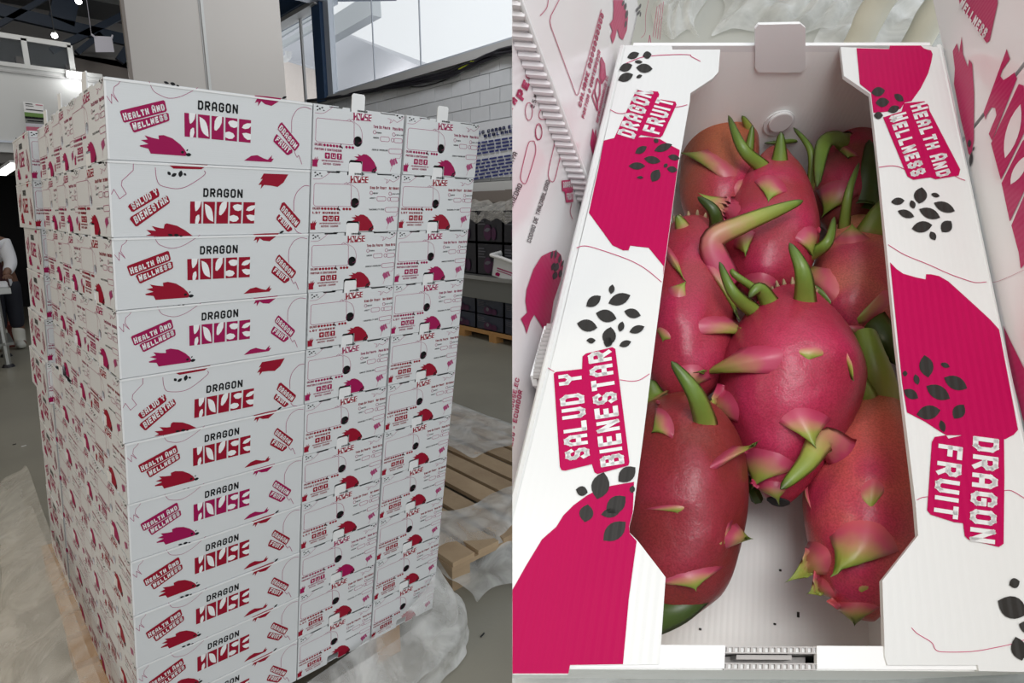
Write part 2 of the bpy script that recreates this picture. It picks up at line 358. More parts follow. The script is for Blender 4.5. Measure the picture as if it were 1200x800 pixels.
def long_art(salud):
    a = Art(homography([(3, -19), (1193, 128), (1188, 510), (27, 463)], LA, H)); I = 'ink'
    if salud:
        a = Art(homography([(27, -13), (1082, 36), (1075, 364), (60, 395)], LA, H))
        a.line(1, 'line', [(165,2),(165,45),(108,100),(105,125),(132,168),(98,195),(66,145),(52,175)], 3, False)
        a.line(1, 'line', [(280,30),(285,75),(300,115),(330,130),(390,140),(440,130),(500,95),(540,62),(535,46)], 3)
        for q in ((352,60,24,16,-50),(378,68,30,18,30),(412,62,36,22,80),(435,65,18,12,-40)): a.leaf(2, 'black', *q)
        a.poly(1, I, [(340,8),(553,14),(520,38),(375,35)])
        strip_logo(a, I, (465,206), (800,208), (796,318), (465,321))
        a.text(1, 'black', 'DRAGON', (531,182), (735,187), (1,-46), 1.2)
        badge(a, I, [[(142,235),(148,224),(284,138),(294,140),(304,168),(302,182),(172,262),(160,260)], [(152,300),(158,288),(338,176),(348,180),(359,206),(356,216),(192,338),(182,336)]],
              [('SALUD Y', (170,253), (298,170), (-16,-34), False), ('BIENESTAR', (186,326), (352,208), (-17,-36), False)])
        a.poly(1, I, [(238,385),(265,376),(240,355),(290,360),(268,335),(310,345),(330,347),(334,326),(345,320),(400,333),(440,355),(480,384),(400,388),(300,389)])
        a.poly(1, I, [(843,58),(970,62),(945,105),(915,128),(880,121),(845,118),(828,138),(832,116),(816,118),(838,86),(826,88)])
        badge(a, I, [[(938,210),(950,206),(1033,300),(1032,312),(1014,338),(1006,338),(926,244)], [(912,284),(924,268),(992,342),(992,350),(974,360),(966,358),(910,296)]],
              [('DRAGON', (932,246), (1008,332), (16,-23), False), ('FRUIT', (917,296), (972,352), (16,-23), False)])
        a.line(1, 'line', [(1078,122),(1050,122),(1015,155),(1000,200),(1000,255)], 3); a.line(1, 'line', [(1005,342),(1018,360),(1040,368)], 3)
        return a
    a.line(1, 'line', [(108,2),(90,28),(66,45),(60,80),(88,130),(50,85),(52,140),(12,82)], 3, False)
    a.line(1, 'line', [(267,12),(285,55),(310,80),(375,107),(440,100),(505,70),(545,46)], 3)
    for q in ((365,19,34,14,-20),(402,26,34,18,-20),(430,36,20,10,-20)): a.leaf(2, 'black', *q)
    strip_logo(a, I, (468,190), (848,230), (846,360), (470,327))
    a.text(1, 'black', 'DRAGON', (545,172), (773,196), (1,-54), 1.2)
    badge(a, I, [[(98,188),(104,180),(348,119),(357,126),(368,176),(362,186),(128,250),(118,246)], [(153,256),(160,246),(368,192),(378,196),(383,232),(376,240),(185,307),(174,303)]],
          [('HEALTH AND', (124,240), (358,176), (-12,-44), True), ('WELLNESS', (178,295), (374,230), (-11,-42), True)])
    a.poly(1, I, [(212,380),(262,372),(218,350),(258,346),(240,322),(285,336),(322,344),(320,322),(350,320),(400,338),(445,373),(470,402),(484,428),(475,440),(380,434),(275,428),(262,400),(214,388)])
    a.ell(2, 'black', 458, 418, 9, 8); a.leaf(2, 'black', 492, 432, 34, 20, 0); a.leaf(2, 'black', 485, 406, 14, 8, 50)
    a.poly(1, I, [(865,88),(940,94),(1020,104),(1000,124),(963,148),(925,138),(905,121),(886,150),(888,125),(868,131),(881,106)])
    a.leaf(2, 'black', 1034, 100, 30, 14, 25)
    badge(a, I, [[(1012,248),(1022,240),(1122,362),(1122,374),(1102,402),(1094,404),(1000,282),(1000,270)], [(984,322),(994,308),(1084,400),(1084,414),(1062,428),(1052,428),(976,352),(976,340)]],
          [('DRAGON', (1003,279), (1095,394), (17,-25), False), ('FRUIT', (984,345), (1058,420), (17,-25), False)])
    a.line(1, 'line', [(1186,165),(1150,153),(1112,165),(1090,195),(1078,230),(1078,300)], 3)
    a.line(1, 'line', [(1093,405),(1110,440),(1120,430),(1138,480)], 3)
    a.poly(1, I, [(810,463),(850,435),(885,430),(920,448),(945,456),(970,430),(965,450),(979,450),(965,470)])
    return a
ENDQ = [(38,405), (562,396), (548,730), (40,772)]
def end_art(english):
    a = Art(homography(ENDQ, WE, H)); I = 'ink'; n = 'line'
    for q in ((58,420,14,8,20),(72,432,14,9,-30),(86,424,14,8,10),(60,440,12,7,40),(96,438,10,6,0)): a.leaf(2, 'black', *q)
    a.line(1, n, [(46,458),(90,455),(125,432),(146,412)], 2)
    for q in ((520,408,14,8,20),(535,418,14,9,-30),(548,410,12,8,10)): a.leaf(2, 'black', *q)
    strip_logo(a, I, (266,426), (372,424), (370,461), (267,468))
    a.text(1, 'black', 'DRAGON', (290,418), (346,417), (0,-10), 1.5)
    a.line(1, n, [(466,430),(486,436),(478,456),(492,446),(498,434),(520,446),(545,430),(560,408)], 2, False)
    a.line(1, n, [(62,484),(262,477),(272,486),(275,598),(266,606),(64,616),(54,606),(54,494)], 2.4, False, True)
    a.line(1, n, [(230,476),(245,466),(250,475),(262,464),(275,480),(305,500),(320,540),(318,580),(300,592)], 2)
    t = ('KIND OF FRUIT', 'NET WEIGHT', 'DRAGON FRUIT', 'VARIETY', 'TRACEABILITY CODE') if english else ('TIPO DE FRUTA', 'PESO NETO', 'PITAHAYA', 'VARIEDAD', 'CODIGO DE TRAZABILIDAD')
    a.text(1, I, t[0], (383,496), (480,492), (0,-17), 1.5, True); a.text(1, I, t[1], (496,492), (556,489), (0,-17), 1.5, True)
    a.ring(1, n, 391, 518, 8, 10, 2.4); a.text(1, 'black', t[2], (401,524), (430,522), (2,-9), 1.2)
    a.ring(1, n, 503, 516, 8, 10, 2.4); a.text(1, 'black', '2.5KG-4.5KG', (512,521), (556,517), (2,-8), 1.2)
    a.text(1, 'black', t[3], (382,554), (416,551), (2,-9), 1.2)
    a.rrect(1, n, [(426,540),(432,537),(472,535),(478,540),(478,554),(472,560),(432,563),(426,558)], 2.4)
    a.ring(1, n, 497, 548, 8, 11, 2.4); a.rrect(1, n, [(506,540),(512,536),(548,534),(553,539),(553,552),(548,557),(512,560),(506,555)], 2.4)
    a.text(1, 'black', t[4], (378,621), (470,614), (2,-9), 1.2)
    a.rrect(1, n, [(477,602),(483,598),(548,592),(552,598),(552,614),(546,619),(483,624),(477,618)], 2.4)
    a.text(1, I, 'CALIBER' if english else 'CALIBRE', (50,637), (94,635), (0,-14), 1.5)
    for k in range(10):
        if k == 6: continue
        a.ell(1, I, 106 + k*18, 628 - k*.8, 8, 8, 8)
    for q in ((196,624,14,8,60),(206,628,16,8,-60),(200,612,10,6,90)): a.leaf(2, 'black', *q)
    a.text(1, I, 'LOT NUMBER' if english else 'PARTIDA O CONTENEDOR', (50,661), (205,654), (0,-13), 1.5)
    for k in range(3):
        x = 110 + k*34; y = 668 - k*2
        a.poly(1, I, [(x,y+3),(x+3,y),(x+26,y-1),(x+29,y+2),(x+29,y+29),(x+26,y+32),(x+3,y+33),(x,y+30)])
        if k == 0: a.poly(2, 'white_ink', [(x+5,y+16),(x+14,y+8),(x+24,y+15)]); a.poly(2, 'white_ink', [(x+13,y+15),(x+16,y+15),(x+16,y+26),(x+13,y+26)])
        elif k == 1: a.line(2, 'white_ink', [(x+8,y+8),(x+8,y+24),(x+21,y+24),(x+21,y+8)], 3, False)
        else: a.poly(2, 'white_ink', [(x+9,y+7),(x+20,y+7),(x+16,y+17),(x+13,y+17)]); a.poly(2, 'white_ink', [(x+13,y+16),(x+16,y+16),(x+16,y+24),(x+20,y+26),(x+9,y+26),(x+13,y+24)])
    a.text(1, I, 'INFO@DRAGONHOUSE.EC', (93,719), (216,711), (0,-9), 1.2); a.text(1, I, 'QUEVEDO - ECUADOR', (102,736), (202,729), (0,-11), 1.3)
    a.poly(1, I, [(41,754),(40,714),(50,716),(56,698),(58,716),(70,694),(66,714),(77,706),(68,734),(70,752)])
    a.poly(1, I, [(278,668),(306,664),(296,652),(318,658),(330,648),(350,648),(372,660),(395,685),(408,712),(411,726),(400,738),(326,744),(326,690),(300,690),(280,690),(300,678)])
    for q in ((392,726,22,10,40),(404,716,18,8,60),(396,738,20,9,10),(384,738,14,8,80)): a.leaf(2, 'black', *q)
    for k in range(3): a.poly(1, n, [(482+k*13,668-k*8),(492+k*13,650-k*3+0),(506+k*12,680-k*4),(496+k*13,698-k*10)])
    a.line(1, n, [(512,646),(540,644),(546,630),(556,628)], 1.6); a.line(1, n, [(496,698),(488,722)], 1.6)
    return a
EH = homography(ENDQ, WE, H)
def circ(c, r, n=18): return [(c[0] + r*math.cos(2*math.pi*k/n), c[1] + r*math.sin(2*math.pi*k/n)) for k in range(n)]
HOLE = EH(297, 583)
NX0 = EH(250, 740)[0]; NX1 = EH(325, 740)[0]; NH = .030
PT = .0035
def end_panel_mesh(name, width, place, shear):
    k = width / WE; b = MB_(); z = H - .0015
    out = [(0,0), (NX0*k,0), (NX0*k,NH-.004), ((NX0+.004)*k,NH), ((NX1-.004)*k,NH), (NX1*k,NH-.004), (NX1*k,0), (width,0), (width,z),
           (width*.90,z), (width*.895,z-.004), (width*.72,z-.004), (width*.715,z), (NX1*k+.004,z), (NX1*k+.004,z-.008), (NX0*k-.004,z-.008), (NX0*k-.004,z), (width*.30,z), (width*.295,z-.004), (width*.16,z-.004), (width*.155,z), (0,z)]
    b.prism(out, [[(u*k if 0 else (HOLE[0]*k + (u-HOLE[0])*(k if k < 1.2 else 1.1)), v) for u, v in circ(HOLE, .0135)]], place, PT)
    return b.obj(name, M['paper'], shear=shear).data
def long_panel_mesh(name, width, place, shear):
    b = MB_(); z = H - .0015
    b.prism([(0,0), (width,0), (width,z), (0,z)], [], place, PT)
    b.prism([(0,z-.005), (width,z-.005), (width,z-.001), (0,z-.001)], [], lambda u, v, d: place(u, v, d*2 - .0016), PT*.8, 1)   # rounded fold along the rim
    b.prism([(0,0), (.004,0), (.004,z-.006), (0,z-.006)], [], lambda u, v, d: place(u, v, d - .0006), PT*.4, 1)
    return b.obj(name, [M['paper'], M['rim']], shear=shear).data
def tab_mesh(name, width, place, shear, h):
    k = width / WE; u0, u1 = NX0*k + .0008, NX1*k - .0008; b = MB_(); z = H - .02
    b.prism([(u0,z), (u1,z), (u1,z+h+.015), (u1-.004,z+h+.02), (u0+.004,z+h+.02), (u0,z+h+.015)], [], lambda u, v, d: place(u, v, d + .0006), .0026)
    return b.obj(name, M['rim'], shear=shear).data
_tmp = []
def data_of(o):
    me = o.data; bpy.data.objects.remove(o); return me
def keep(me_or_o): return me_or_o
class Kind: pass
def carton_kind(lx, dy, faces, art_sel):
    """lx, dy: size along world x and y; faces: {'front': 'long'|'end', 'left': ...}. Returns shared meshes for one kind of carton."""
    k = Kind(); k.parts = []
    places = {'front': lambda u, v, d: V((u, d, v)), 'left': lambda u, v, d: V((d, dy - u, v))}
    widths = {'front': lx, 'left': dy}
    b = MB_(); z1 = H - .002; e = .0045
    fy = e if 'front' in faces else 0; fx = e if 'left' in faces else 0
    b.box((fx, fy, .001), (lx, dy, .004))                                   # base
    b.box((lx - PT, fy, .004), (lx, dy, z1)); b.box((fx, dy - PT, .004), (lx - PT, dy, z1))
    if 'left' not in faces: b.box((0, fy, .004), (PT, dy - PT, z1))
    if 'front' not in faces: b.box((fx, 0, .004), (lx - PT, PT, z1))
    if lx >= dy or faces.get('front') == 'long': b.box((fx, fy, z1), (lx, fy + .07, z1 + .002)); b.box((fx, dy - .07, z1), (lx, dy, z1 + .002))
    else: b.box((fx, fy, z1), (fx + .07, dy, z1 + .002)); b.box((lx - .07, fy, z1), (lx, dy, z1 + .002))
    b.box((lx*.3, dy*.45, z1 - .012), (lx*.7, dy*.55, z1 - .010))
    for side, typ in faces.items():
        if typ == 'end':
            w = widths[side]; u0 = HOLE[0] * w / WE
            b.prism([(u0-.03, .02), (u0+.03, .02), (u0+.03, z1-.03), (u0-.03, z1-.03)], [], lambda u, v, d: places[side](u, v, d + .016), .003, 1)  # black sheet standing in for the shade seen through the hand hole
    k.body = data_of(b.obj('carton_body', [M['paper'], M['dark']], shear=S))
    k.f = []
    for side, typ in faces.items():
        pl = places[side]; w = widths[side]
        if typ == 'long': me = long_panel_mesh('long_panel', w, pl, S); tb = None; th = None
        else: me = end_panel_mesh('end_panel', w, pl, S); tb = tab_mesh('tab', w, pl, S, .024); th = tab_mesh('tab', w, pl, S, .036)
        base = WE if typ == 'end' else LA
        arts = {}
        for var in art_sel[side]:
            a = (end_art if typ == 'end' else long_art)(var)
            for ink in ('pink', 'red'):
                kk = {'ink': ink, 'line': 'line', 'black': 'black', 'white_ink': 'white_ink'}
                o = a.emit('print', kk, lambda u, v, d: pl(u * w / base, v, d), shear=S)
                arts[(var, ink)] = data_of(o)
        k.f.append((side, typ, me, tb, th, arts))
    for o in [o for o in bpy.data.objects if o.name.split('.')[0] in ('end_panel', 'long_panel', 'tab') and o.parent is None]: bpy.data.objects.remove(o)
    return k
def place_carton(k, loc, label, group, var, ink, top=False, rot=0.):
    t = empty('fruit_carton', loc); t.rotation_euler = (0, 0, rot); tag(t, label, 'carton', group)
    link_mesh('carton_body', k.body, t)
    for side, typ, me, tb, th, arts in k.f:
        p = link_mesh('long_panel' if typ == 'long' else 'end_panel', me, t)
        v = var if (var, ink) in arts else list(arts)[0][0]
        link_mesh('print', arts[(v, ink)], p)
        if tb: link_mesh('tab', th if top else tb, t)
    return t
ORD = ['topmost layer', 'second layer from the top', 'third layer from the top', 'fourth layer from the top', 'fifth layer from the top', 'sixth layer from the top',
       'seventh layer from the top', 'fifth layer from the bottom', 'fourth layer from the bottom', 'third layer from the bottom', 'second layer from the bottom', 'bottom layer']
NL = 11
def build_stack():
    kA = carton_kind(LA, DA, {'front': 'long', 'left': 'end'}, {'front': (False, True), 'left': (False, True)})
    kE = carton_kind(WE, LA, {'front': 'end'}, {'front': (False, True)})
    kB = carton_kind(LA, .309, {'left': 'end'}, {'left': (False, True)})
    kC = carton_kind(LA, .432, {'left': 'end'}, {'left': (False, True)})
    kC2 = carton_kind(LA, .375, {'left': 'end'}, {'left': (False, True)})
    kD = carton_kind(.2655, .432, {'left': 'long', 'front': 'end'}, {'left': (False, True), 'front': (False,)})
    for i in range(NL):
        z = .14 + (NL - 1 - i) * H; o = ORD[i] if i < NL - 4 else ORD[i + 1]; rd = random.Random(i * 13 + 5)
        j = lambda a=.0015: rd.uniform(-a, a)
        ink = lambda c: 'pink' if c else 'red'
        sal = i in (1, 4); top = i == 0
        def P(x, y): q = at_stack(x, y, z); return (q.x + j(), q.y + j(), z)
        place_carton(kA, P(0, 0), ('white carton, long side out, %s badge, near corner, %s' % ('Spanish' if sal else 'English', o)), 'cartons at the near corner of the stack', sal, ink(i in (0, 3, 6)), top)
        place_carton(kE, P(.4435, 0), 'white carton end with round hand hole, middle column, %s' % o, 'cartons in the middle column of the front', i % 2 == 1, ink(i in (0, 4, 8)), top)
        place_carton(kE, P(.7125 + rd.uniform(0, .004), 0), 'white carton end with round hand hole, right column, %s' % o, 'cartons in the right column of the front', i % 2 == 1, ink(i in (0, 2, 3)), top)
        place_carton(kB, P(.002, .3605), 'shaded left carton end, next behind the corner carton, %s' % o, 'cartons on the left side of the stack', i % 2 == 1, ink(True), top)
        place_carton(*((kC2, P(.014, .6715)) if i < 5 else (kC, P(.004, .6715))), 'shaded left carton end, second behind the corner carton, %s' % o, 'cartons on the left side of the stack', i % 2 == 0, ink(True), top)
        out = (.002, .004, -.008, -.004, .004, .012, .0, .0, .0, .0, .0)[i]
        place_carton(kD, P(-out, 1.108), 'white carton, long side out, far left end of stack, %s' % o, 'cartons at the far end of the left side', False, ink(i != 1), top)
build_stack()
# ------------------------------------------------------------------ warehouse: setting
M['floor'] = mat('worn grey green concrete', (.285, .27, .22), .42, noise=(1.3, .8, (.23, .22, .18)), bump=(60, .08))
M['wall_white'] = mat('white painted wall', (.56, .535, .51), .6, noise=(.9, .5, (.52, .495, .47)))
M['cool_white'] = mat('white cold room panel', (.62, .63, .625), .5, noise=(.7, .5, (.56, .57, .56)))
M['block'] = mat('grey painted concrete block', (.62, .64, .67), .7, noise=(6, .6, (.57, .59, .62)), bump=(70, .2))
M['mortar'] = mat('grey mortar', (.40, .415, .43), .8)
M['blue'] = mat('dark blue painted steel', (.022, .055, .12), .45)
M['blue2'] = mat('night blue truss steel', (.010, .022, .045), .5)
M['alu'] = mat('pale aluminium frame', (.50, .54, .60), .35, metal=.3)
M['sill'] = mat('grey sill', (.42, .42, .42), .5)
M['steel'] = mat('brushed stainless steel', (.50, .51, .50), .32, metal=.85)
M['steel2'] = mat('grey steel apron', (.19, .195, .185), .45, metal=.3)
M['ceil'] = mat('dark metal roof sheet', (.035, .035, .036), .5, ribs=(18, 0, 0, .9))
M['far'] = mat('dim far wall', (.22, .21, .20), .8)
M['gloom'] = mat('dark under the mezzanine', (.012, .012, .014), .9)  # near black colour stands in for the shade under the mezzanine
M['wood'] = mat('pale rough pine', (.47, .34, .21), .7, noise=(5, .8, (.35, .235, .14)), bump=(40, .25))
M['wood2'] = mat('orange pallet wood', (.46, .25, .09), .7, noise=(8, .6, (.36, .18, .06)))
per_object(M['wood'], .75, 1.2); M['brownbar'] = mat('taupe steel bar', (.22, .19, .17), .5)
M['cable'] = mat('black cable sheath', (.012, .011, .016), .5)
M['yellow'] = mat('yellow green wire', (.45, .52, .03), .5)
M['glass'] = mat('window glass', (.9, .95, 1), .04, alpha=.10)
M['dglass'] = mat('shade tinted railing glass', (.05, .06, .07), .15, alpha=.3)  # dark tint puts the shade of the interior behind into the glass
M['sign'] = mat('white sign board', (.70, .72, .76), .5); M['blueink'] = mat('blue sign ink', (.035, .045, .20), .5)
M['outroof'] = mat('corrugated grey roof sheet', (.50, .51, .55), .5, ribs=(26, 0, 0, .5)); M['outbeam'] = mat('galvanised steel', (.52, .55, .57), .45)
M['outblock'] = mat('beige concrete block', (.85, .76, .70), .8, noise=(6, .6, (.78, .69, .62)))
M['lamp'] = mat('lit lamp', (1, 1, 1), .5, emit=(1, 1, .97, 14)); M['lamp2'] = mat('lit tube', (1, 1, 1), .5, emit=(1, 1, .98, 4))
M['crate'] = mat('black fruit crate', (.012, .012, .018), .35, coat=.3); M['crate2'] = mat('purple fruit print', (.060, .014, .050), .4); M['crate3'] = mat('grey print', (.12, .12, .14), .5)
M['crateblue'] = mat('navy fruit crate under film', (.018, .022, .042), .3, noise=(7, .4, (.06, .075, .11)), coat=.4)
M['cloth'] = mat('white work coat', (.66, .67, .70), .8); M['skin'] = mat('brown skin', (.16, .08, .05), .5); M['maroon'] = mat('dark apron', (.05, .012, .016), .6); M['navy'] = mat('navy trousers', (.012, .014, .024), .7)
M['boot'] = mat('white rubber boot', (.60, .60, .55), .4); M['redcrate'] = mat('faded red crate', (.30, .085, .065), .6)
M['sheet'] = mat('white paper sheet', (.62, .61, .68), .7); M['green'] = mat('green print', (.13, .25, .05), .5); M['pinkprint'] = mat('pink print', (.55, .12, .2), .5)
M['film'] = film_mat('stretch film', (.86, .86, .84), .12, .46, 6); M['film3'] = film_mat('thin stretch film', (.80, .77, .70), .03, .24, 8); M['film2'] = film_mat('clouded stretch film', (.80, .81, .79), .25, .65, 7)

o = MB_().box((-6, -4, -.05), (5.4, 16, 0)).obj('floor', M['floor']); struct(o)
for px, py, r in ((28, 523, .014), (3, 630, .02), (30, 634, .008), (566, 745, .012), (17, 521, .01)):
    p = on(px, py, 2, 0); b = MB_(); b.tube([p + V((-r, 0, .003)), p + V((r, r*.6, .003))], .003 if px != 3 else .006, 6)
    tag(b.obj('floor_scrap', M['white_ink'] if px in (28, 3) else M['dark']), {28: 'short white paper scrap on the concrete floor left of the stack', 3: 'white oval scrap on floor at the left photo edge', 30: 'tiny dark splinter on the floor near the white oval scrap', 566: 'dark crumb on the floor right of the film', 17: 'small dark chip beside the short white scrap'}[px], 'scrap')
# block wall with the long window
XW = 5.4
wr = MB_().box((XW + .02, -1.0, 0), (XW + .2, 14, 3.70)).obj('wall_right', M['mortar']); struct(wr)
bme = None
for r in range(9):
    for c in range(15):
        y0 = 3.6 + c * .42 + (r % 2) * .21; z0 = 1.88 + r * .203
        b = MB_().box((XW + .004 + random.uniform(0, .005), y0, z0), (XW + .05, y0 + .408, z0 + .191)) if bme is None else None
        if bme is None: ob = b.obj('block', M['block'], wr); bme = ob.data; ref = (y0, z0)
        else: ob = link_mesh('block', bme, wr); ob.location = (random.uniform(-.003, .003), y0 - ref[0], z0 - ref[1])
struct(MB_().box((XW - .10, -1, 3.69), (XW + .2, 14, 3.80)).obj('trim_1', M['sill']))
win = empty('window_1', (XW, 7, 3.8)); win['kind'] = 'structure'
def wpart(name, lo, hi, mt): return MB_().box([lo[i] - (XW, 7, 3.8)[i] for i in range(3)], [hi[i] - (XW, 7, 3.8)[i] for i in range(3)]).obj(name, mt, win)
wpart('window_frame', (XW - .04, -1, 3.80), (XW + .06, 14, 3.845), M['alu'])
wpart('window_post', (XW - .14, 9.62, 3.72), (XW + .05, 9.95, 5.6), M['blue'])
wpart('window_post', (XW - .08, 9.40, 3.80), (XW + .03, 9.60, 5.6), M['alu'])
wpart('mullion', (XW - .02, 10.70, 3.84), (XW + .02, 10.76, 5.5), M['sill'])
for y in (8.02, 6.65, 2.8): wpart('mullion', (XW - .008, y, 3.84), (XW + .008, y + .02, 5.5), M['alu'])
for y0, y1 in ((-1.0, 2.8), (2.82, 6.65), (6.67, 8.02), (8.04, 9.4), (9.95, 10.7), (10.76, 14)): wpart('pane', (XW, y0, 3.84), (XW + .006, y1, 5.5), M['glass'])
struct(MB_().box((XW - .25, 9.7, 5.47), (XW + .2, 14, 6.0)).obj('trim_2', M['blue']))
struct(MB_().box((XW - .20, 9.7, 5.39), (XW + .05, 14, 5.47)).obj('trim_3', M['sill']))
struct(MB_().box((XW - .9, 9.55, 5.42), (XW + .2, 9.85, 5.56)).obj('trim_4', M['alu']))
struct(MB_().bar((XW - .1, 9.75, 5.75), (XW + 1.1, 9.0, 5.85), .35, .5).obj('trim_5', M['blue']))
# neighbouring yard roof seen through the glass
def sheet(pts, mt, name, label, cat, th=.06):
    n = (V(pts[1]) - V(pts[0])).cross(V(pts[2]) - V(pts[0])).normalized() * th; k = len(pts)
    P = [V(p) for p in pts] + [V(p) + n for p in pts]
    return tag(MB_().add(P, [tuple(range(k)), tuple(range(2*k - 1, k - 1, -1))] + [(i, (i+1) % k, (i+1) % k + k, i + k) for i in range(k)]).obj(name, mt), label, cat)
sheet([on(384, 30, 0, 10.5), on(500, 74, 0, 10.5), on(520, 90, 0, 7.2), on(384, 125, 0, 7.2)], M['outroof'], 'roof_sheet', 'grey corrugated roof sheet outside the big window', 'roof')
sheet([on(320, 34, 0, 11.5), on(386, -6, 0, 11.5), on(386, 86, 0, 8.5), on(320, 66, 0, 8.5)], M['outroof'], 'roof_sheet', 'pale corrugated roof sheet seen left of the blue window post', 'roof')
sheet([on(328, 70, 0, 9.5), on(384, 84, 0, 9.5), on(384, 130, 0, 9.5), on(328, 130, 0, 9.5)], M['outblock'], 'yard_wall', 'beige block wall outside, seen left of the blue window post', 'wall')
for (a, b_, w, lab) in (((322, 58), (384, 22), .16, 'lower galvanised roof beam outside the left pane'), ((322, 46), (384, 8), .12, 'upper galvanised roof beam outside the left pane'), ((386, 38), (440, 6), .5, 'broad grey roof beam outside the big window')):
    b = MB_(); b.bar(on(*a, 0, 8.2), on(*b_, 0, 8.2), w * .6, w); tag(b.obj('roof_beam', M['outbeam']), lab, 'beam')
b = MB_(); b.tube([on(330, 70, 0, 7.6), on(335, 69, 0, 7.6), on(338, 66, 0, 7.6), on(338, 60, 0, 7.6)], .09, 10); tag(b.obj('drain_pipe', M['white_ink'], smooth=True), 'white plastic pipe elbow outside the left pane', 'pipe')
# cables along the sill
cb = empty('cable_bundle', on(470, 98, 0, XW - .12)); tag(cb, 'sagging bundle of black cables under the grey window sill', 'cables'); inv = cb.matrix_world
cpx = [(360, 117), (385, 114), (425, 107), (470, 98), (520, 87), (545, 76), (570, 66), (600, 57), (640, 45)]
for k in range(9):
    rd = random.Random(k); pts = []
    for i, (x, y) in enumerate(cpx):
        sp = (0.4, .8, 1.8, 3.0, 3.8, 3.8, 4.8, 5, 5)[i]; pts.append(on(x, y + rd.uniform(-sp, sp) + 1, 0, XW - .05 - .02 * rd.random() * 4) - cb.location)
    MB_().tube(crom(pts, 5), (.022 if k < 6 else .012), 6).obj('cable', M['cable'], cb, smooth=True)
pts = [on(x, y, 0, XW - .10) - cb.location for x, y in ((538, 81), (545, 77), (552, 73), (560, 71))]
MB_().tube(crom(pts, 4), .014, 6).obj('cable', M['yellow'], cb, smooth=True)
pts = [on(x, y, 0, XW - .04) - cb.location for x, y in ((470, 99), (488, 102), (505, 99), (525, 92), (540, 82), (560, 70))]
MB_().tube(crom(pts, 4), .008, 5).obj('cable', M['cable'], cb, smooth=True)
# sign
def xp(px, py, d=0): p = on(px, py, 0, XW - .03 - d); return p
sg = empty('notice_sign', (XW - .03, 4.9, 2.5)); tag(sg, 'white notice sign with blue lettering on the block wall', 'sign')
MB_().box((0, -.9, -.38), (.02, .62, .37)).obj('board', M['sign'], sg)
sa = Art(lambda px, py: (-(on(px, py, 0, XW - .03).y - 4.9), on(px, py, 0, XW - .03).z - 2.5))
sa.text(1, 'blueink', 'EC CARGO EXPORT', (561, 158), (622, 146), (0,-4), 1.6); sa.text(1, 'blueink', 'REGLAMENTO', (568, 161.5), (616, 152.5), (0,-3.6), 1.6)
rl = random.Random(3)
for r in range(11):
    if r == 4: continue
    y = 168 + r * 4.1; x = 559 - r * .6
    while x < 612:
        w = rl.uniform(4, 9); dy = -(x - 560) * .16
        sa.poly(1, 'blueink', [(x, y + dy + 1.1), (x + w, y + dy - w*.16 + 1.1), (x + w, y + dy - w*.16 - 1.1), (x, y + dy - 1.1)]); x += w + 1.3
sa.emit('lettering', ['blueink'], lambda u, v, d: V((d * 6, -u, v)), sg, step=.001, base=.002)
# rack with dark crates, steel table
TX = 4.68
rk = empty('storage_rack', (XW - .2, 5, 0)); tag(rk, 'taupe steel rack frame standing against the block wall behind table', 'rack')
def box_on(p0, p1, th, mt, name, par, x): 
    a = on(*p0, 0, x) - par.location; c = on(*p1, 0, x) - par.location
    return MB_().box((a.x, min(a.y, c.y), min(a.z, c.z)), (a.x + th, max(a.y, c.y), max(a.z, c.z))).obj(name, mt, par)
box_on((540, 225), (640, 236), .06, M['brownbar'], 'crossbar', rk, XW - .22)
box_on((592, 222), (601, 318), .06, M['brownbar'], 'post', rk, XW - .24)
box_on((540, 215), (640, 224), .04, M['cool_white'], 'back_rail', rk, XW - .10)
tb = empty('steel_table', (TX, 4.4, 0)); tag(tb, 'long stainless steel work table right of the carton stack', 'table')
MB_().box((-.02, -1.6, .80), (.62, 1.6, .85)).obj('table_top', M['steel'], tb); MB_().box((.0, -1.6, .55), (.03, 1.6, .80)).obj('apron', M['steel2'], tb)
for y in (-1.4, 1.45): MB_().box((.1, y, 0), (.16, y + .06, .8)).obj('leg', M['steel'], tb)
def crate(name, lo, hi, label, mt, grp, prints):
    t = empty(name, ((lo[0]+hi[0])/2, (lo[1]+hi[1])/2, lo[2])); tag(t, label, 'crate', grp); q = t.location
    l = [lo[i]-q[i] for i in range(3)]; h = [hi[i]-q[i] for i in range(3)]
    b = MB_(); w = .012
    b.box(l, (h[0], h[1], l[2]+w)); b.box(l, (l[0]+w, h[1], h[2])); b.box((h[0]-w, l[1], l[2]), h); b.box(l, (h[0], l[1]+w, h[2])); b.box((l[0], h[1]-w, l[2]), h)
    b.obj('crate_body', mt, t)
    a = Art(lambda u, v: (u, v)); W = h[1]-l[1]; Z = h[2]-l[2]
    a.ell(1, 'crate2', W*.45, Z*.32, W*.16, Z*.26); a.ell(1, 'crate2', W*.68, Z*.28, W*.10, Z*.2); a.leaf(2, 'crate3', W*.45, Z*.4, W*.1, Z*.3, 80)
    for k in range(4): a.line(1, 'crate3', [(W*.08, Z*(.85-k*.09)), (W*(.3+.05*(k % 2)), Z*(.85-k*.09))], Z*.03, False)
    a.emit('print', ['crate2', 'crate3'], lambda u, v, d: V((l[0] + d*4, h[1] - u, l[2] + v)), t, step=.001, base=.002)
    return t
n = 0
for r in range(2):
    for c in range(4):
        y0 = 3.62 + c * .52
        crate('fruit_crate', (TX + .12, y0, .852 + r*.42), (TX + .5, y0 + .5, .852 + r*.42 + .40), 'black printed fruit crate on the steel table, %s row, %s' % (('lower', 'upper')[r], ('nearest', 'second', 'third', 'farthest')[c]), M['crate'], 'black crates on the steel table', True)
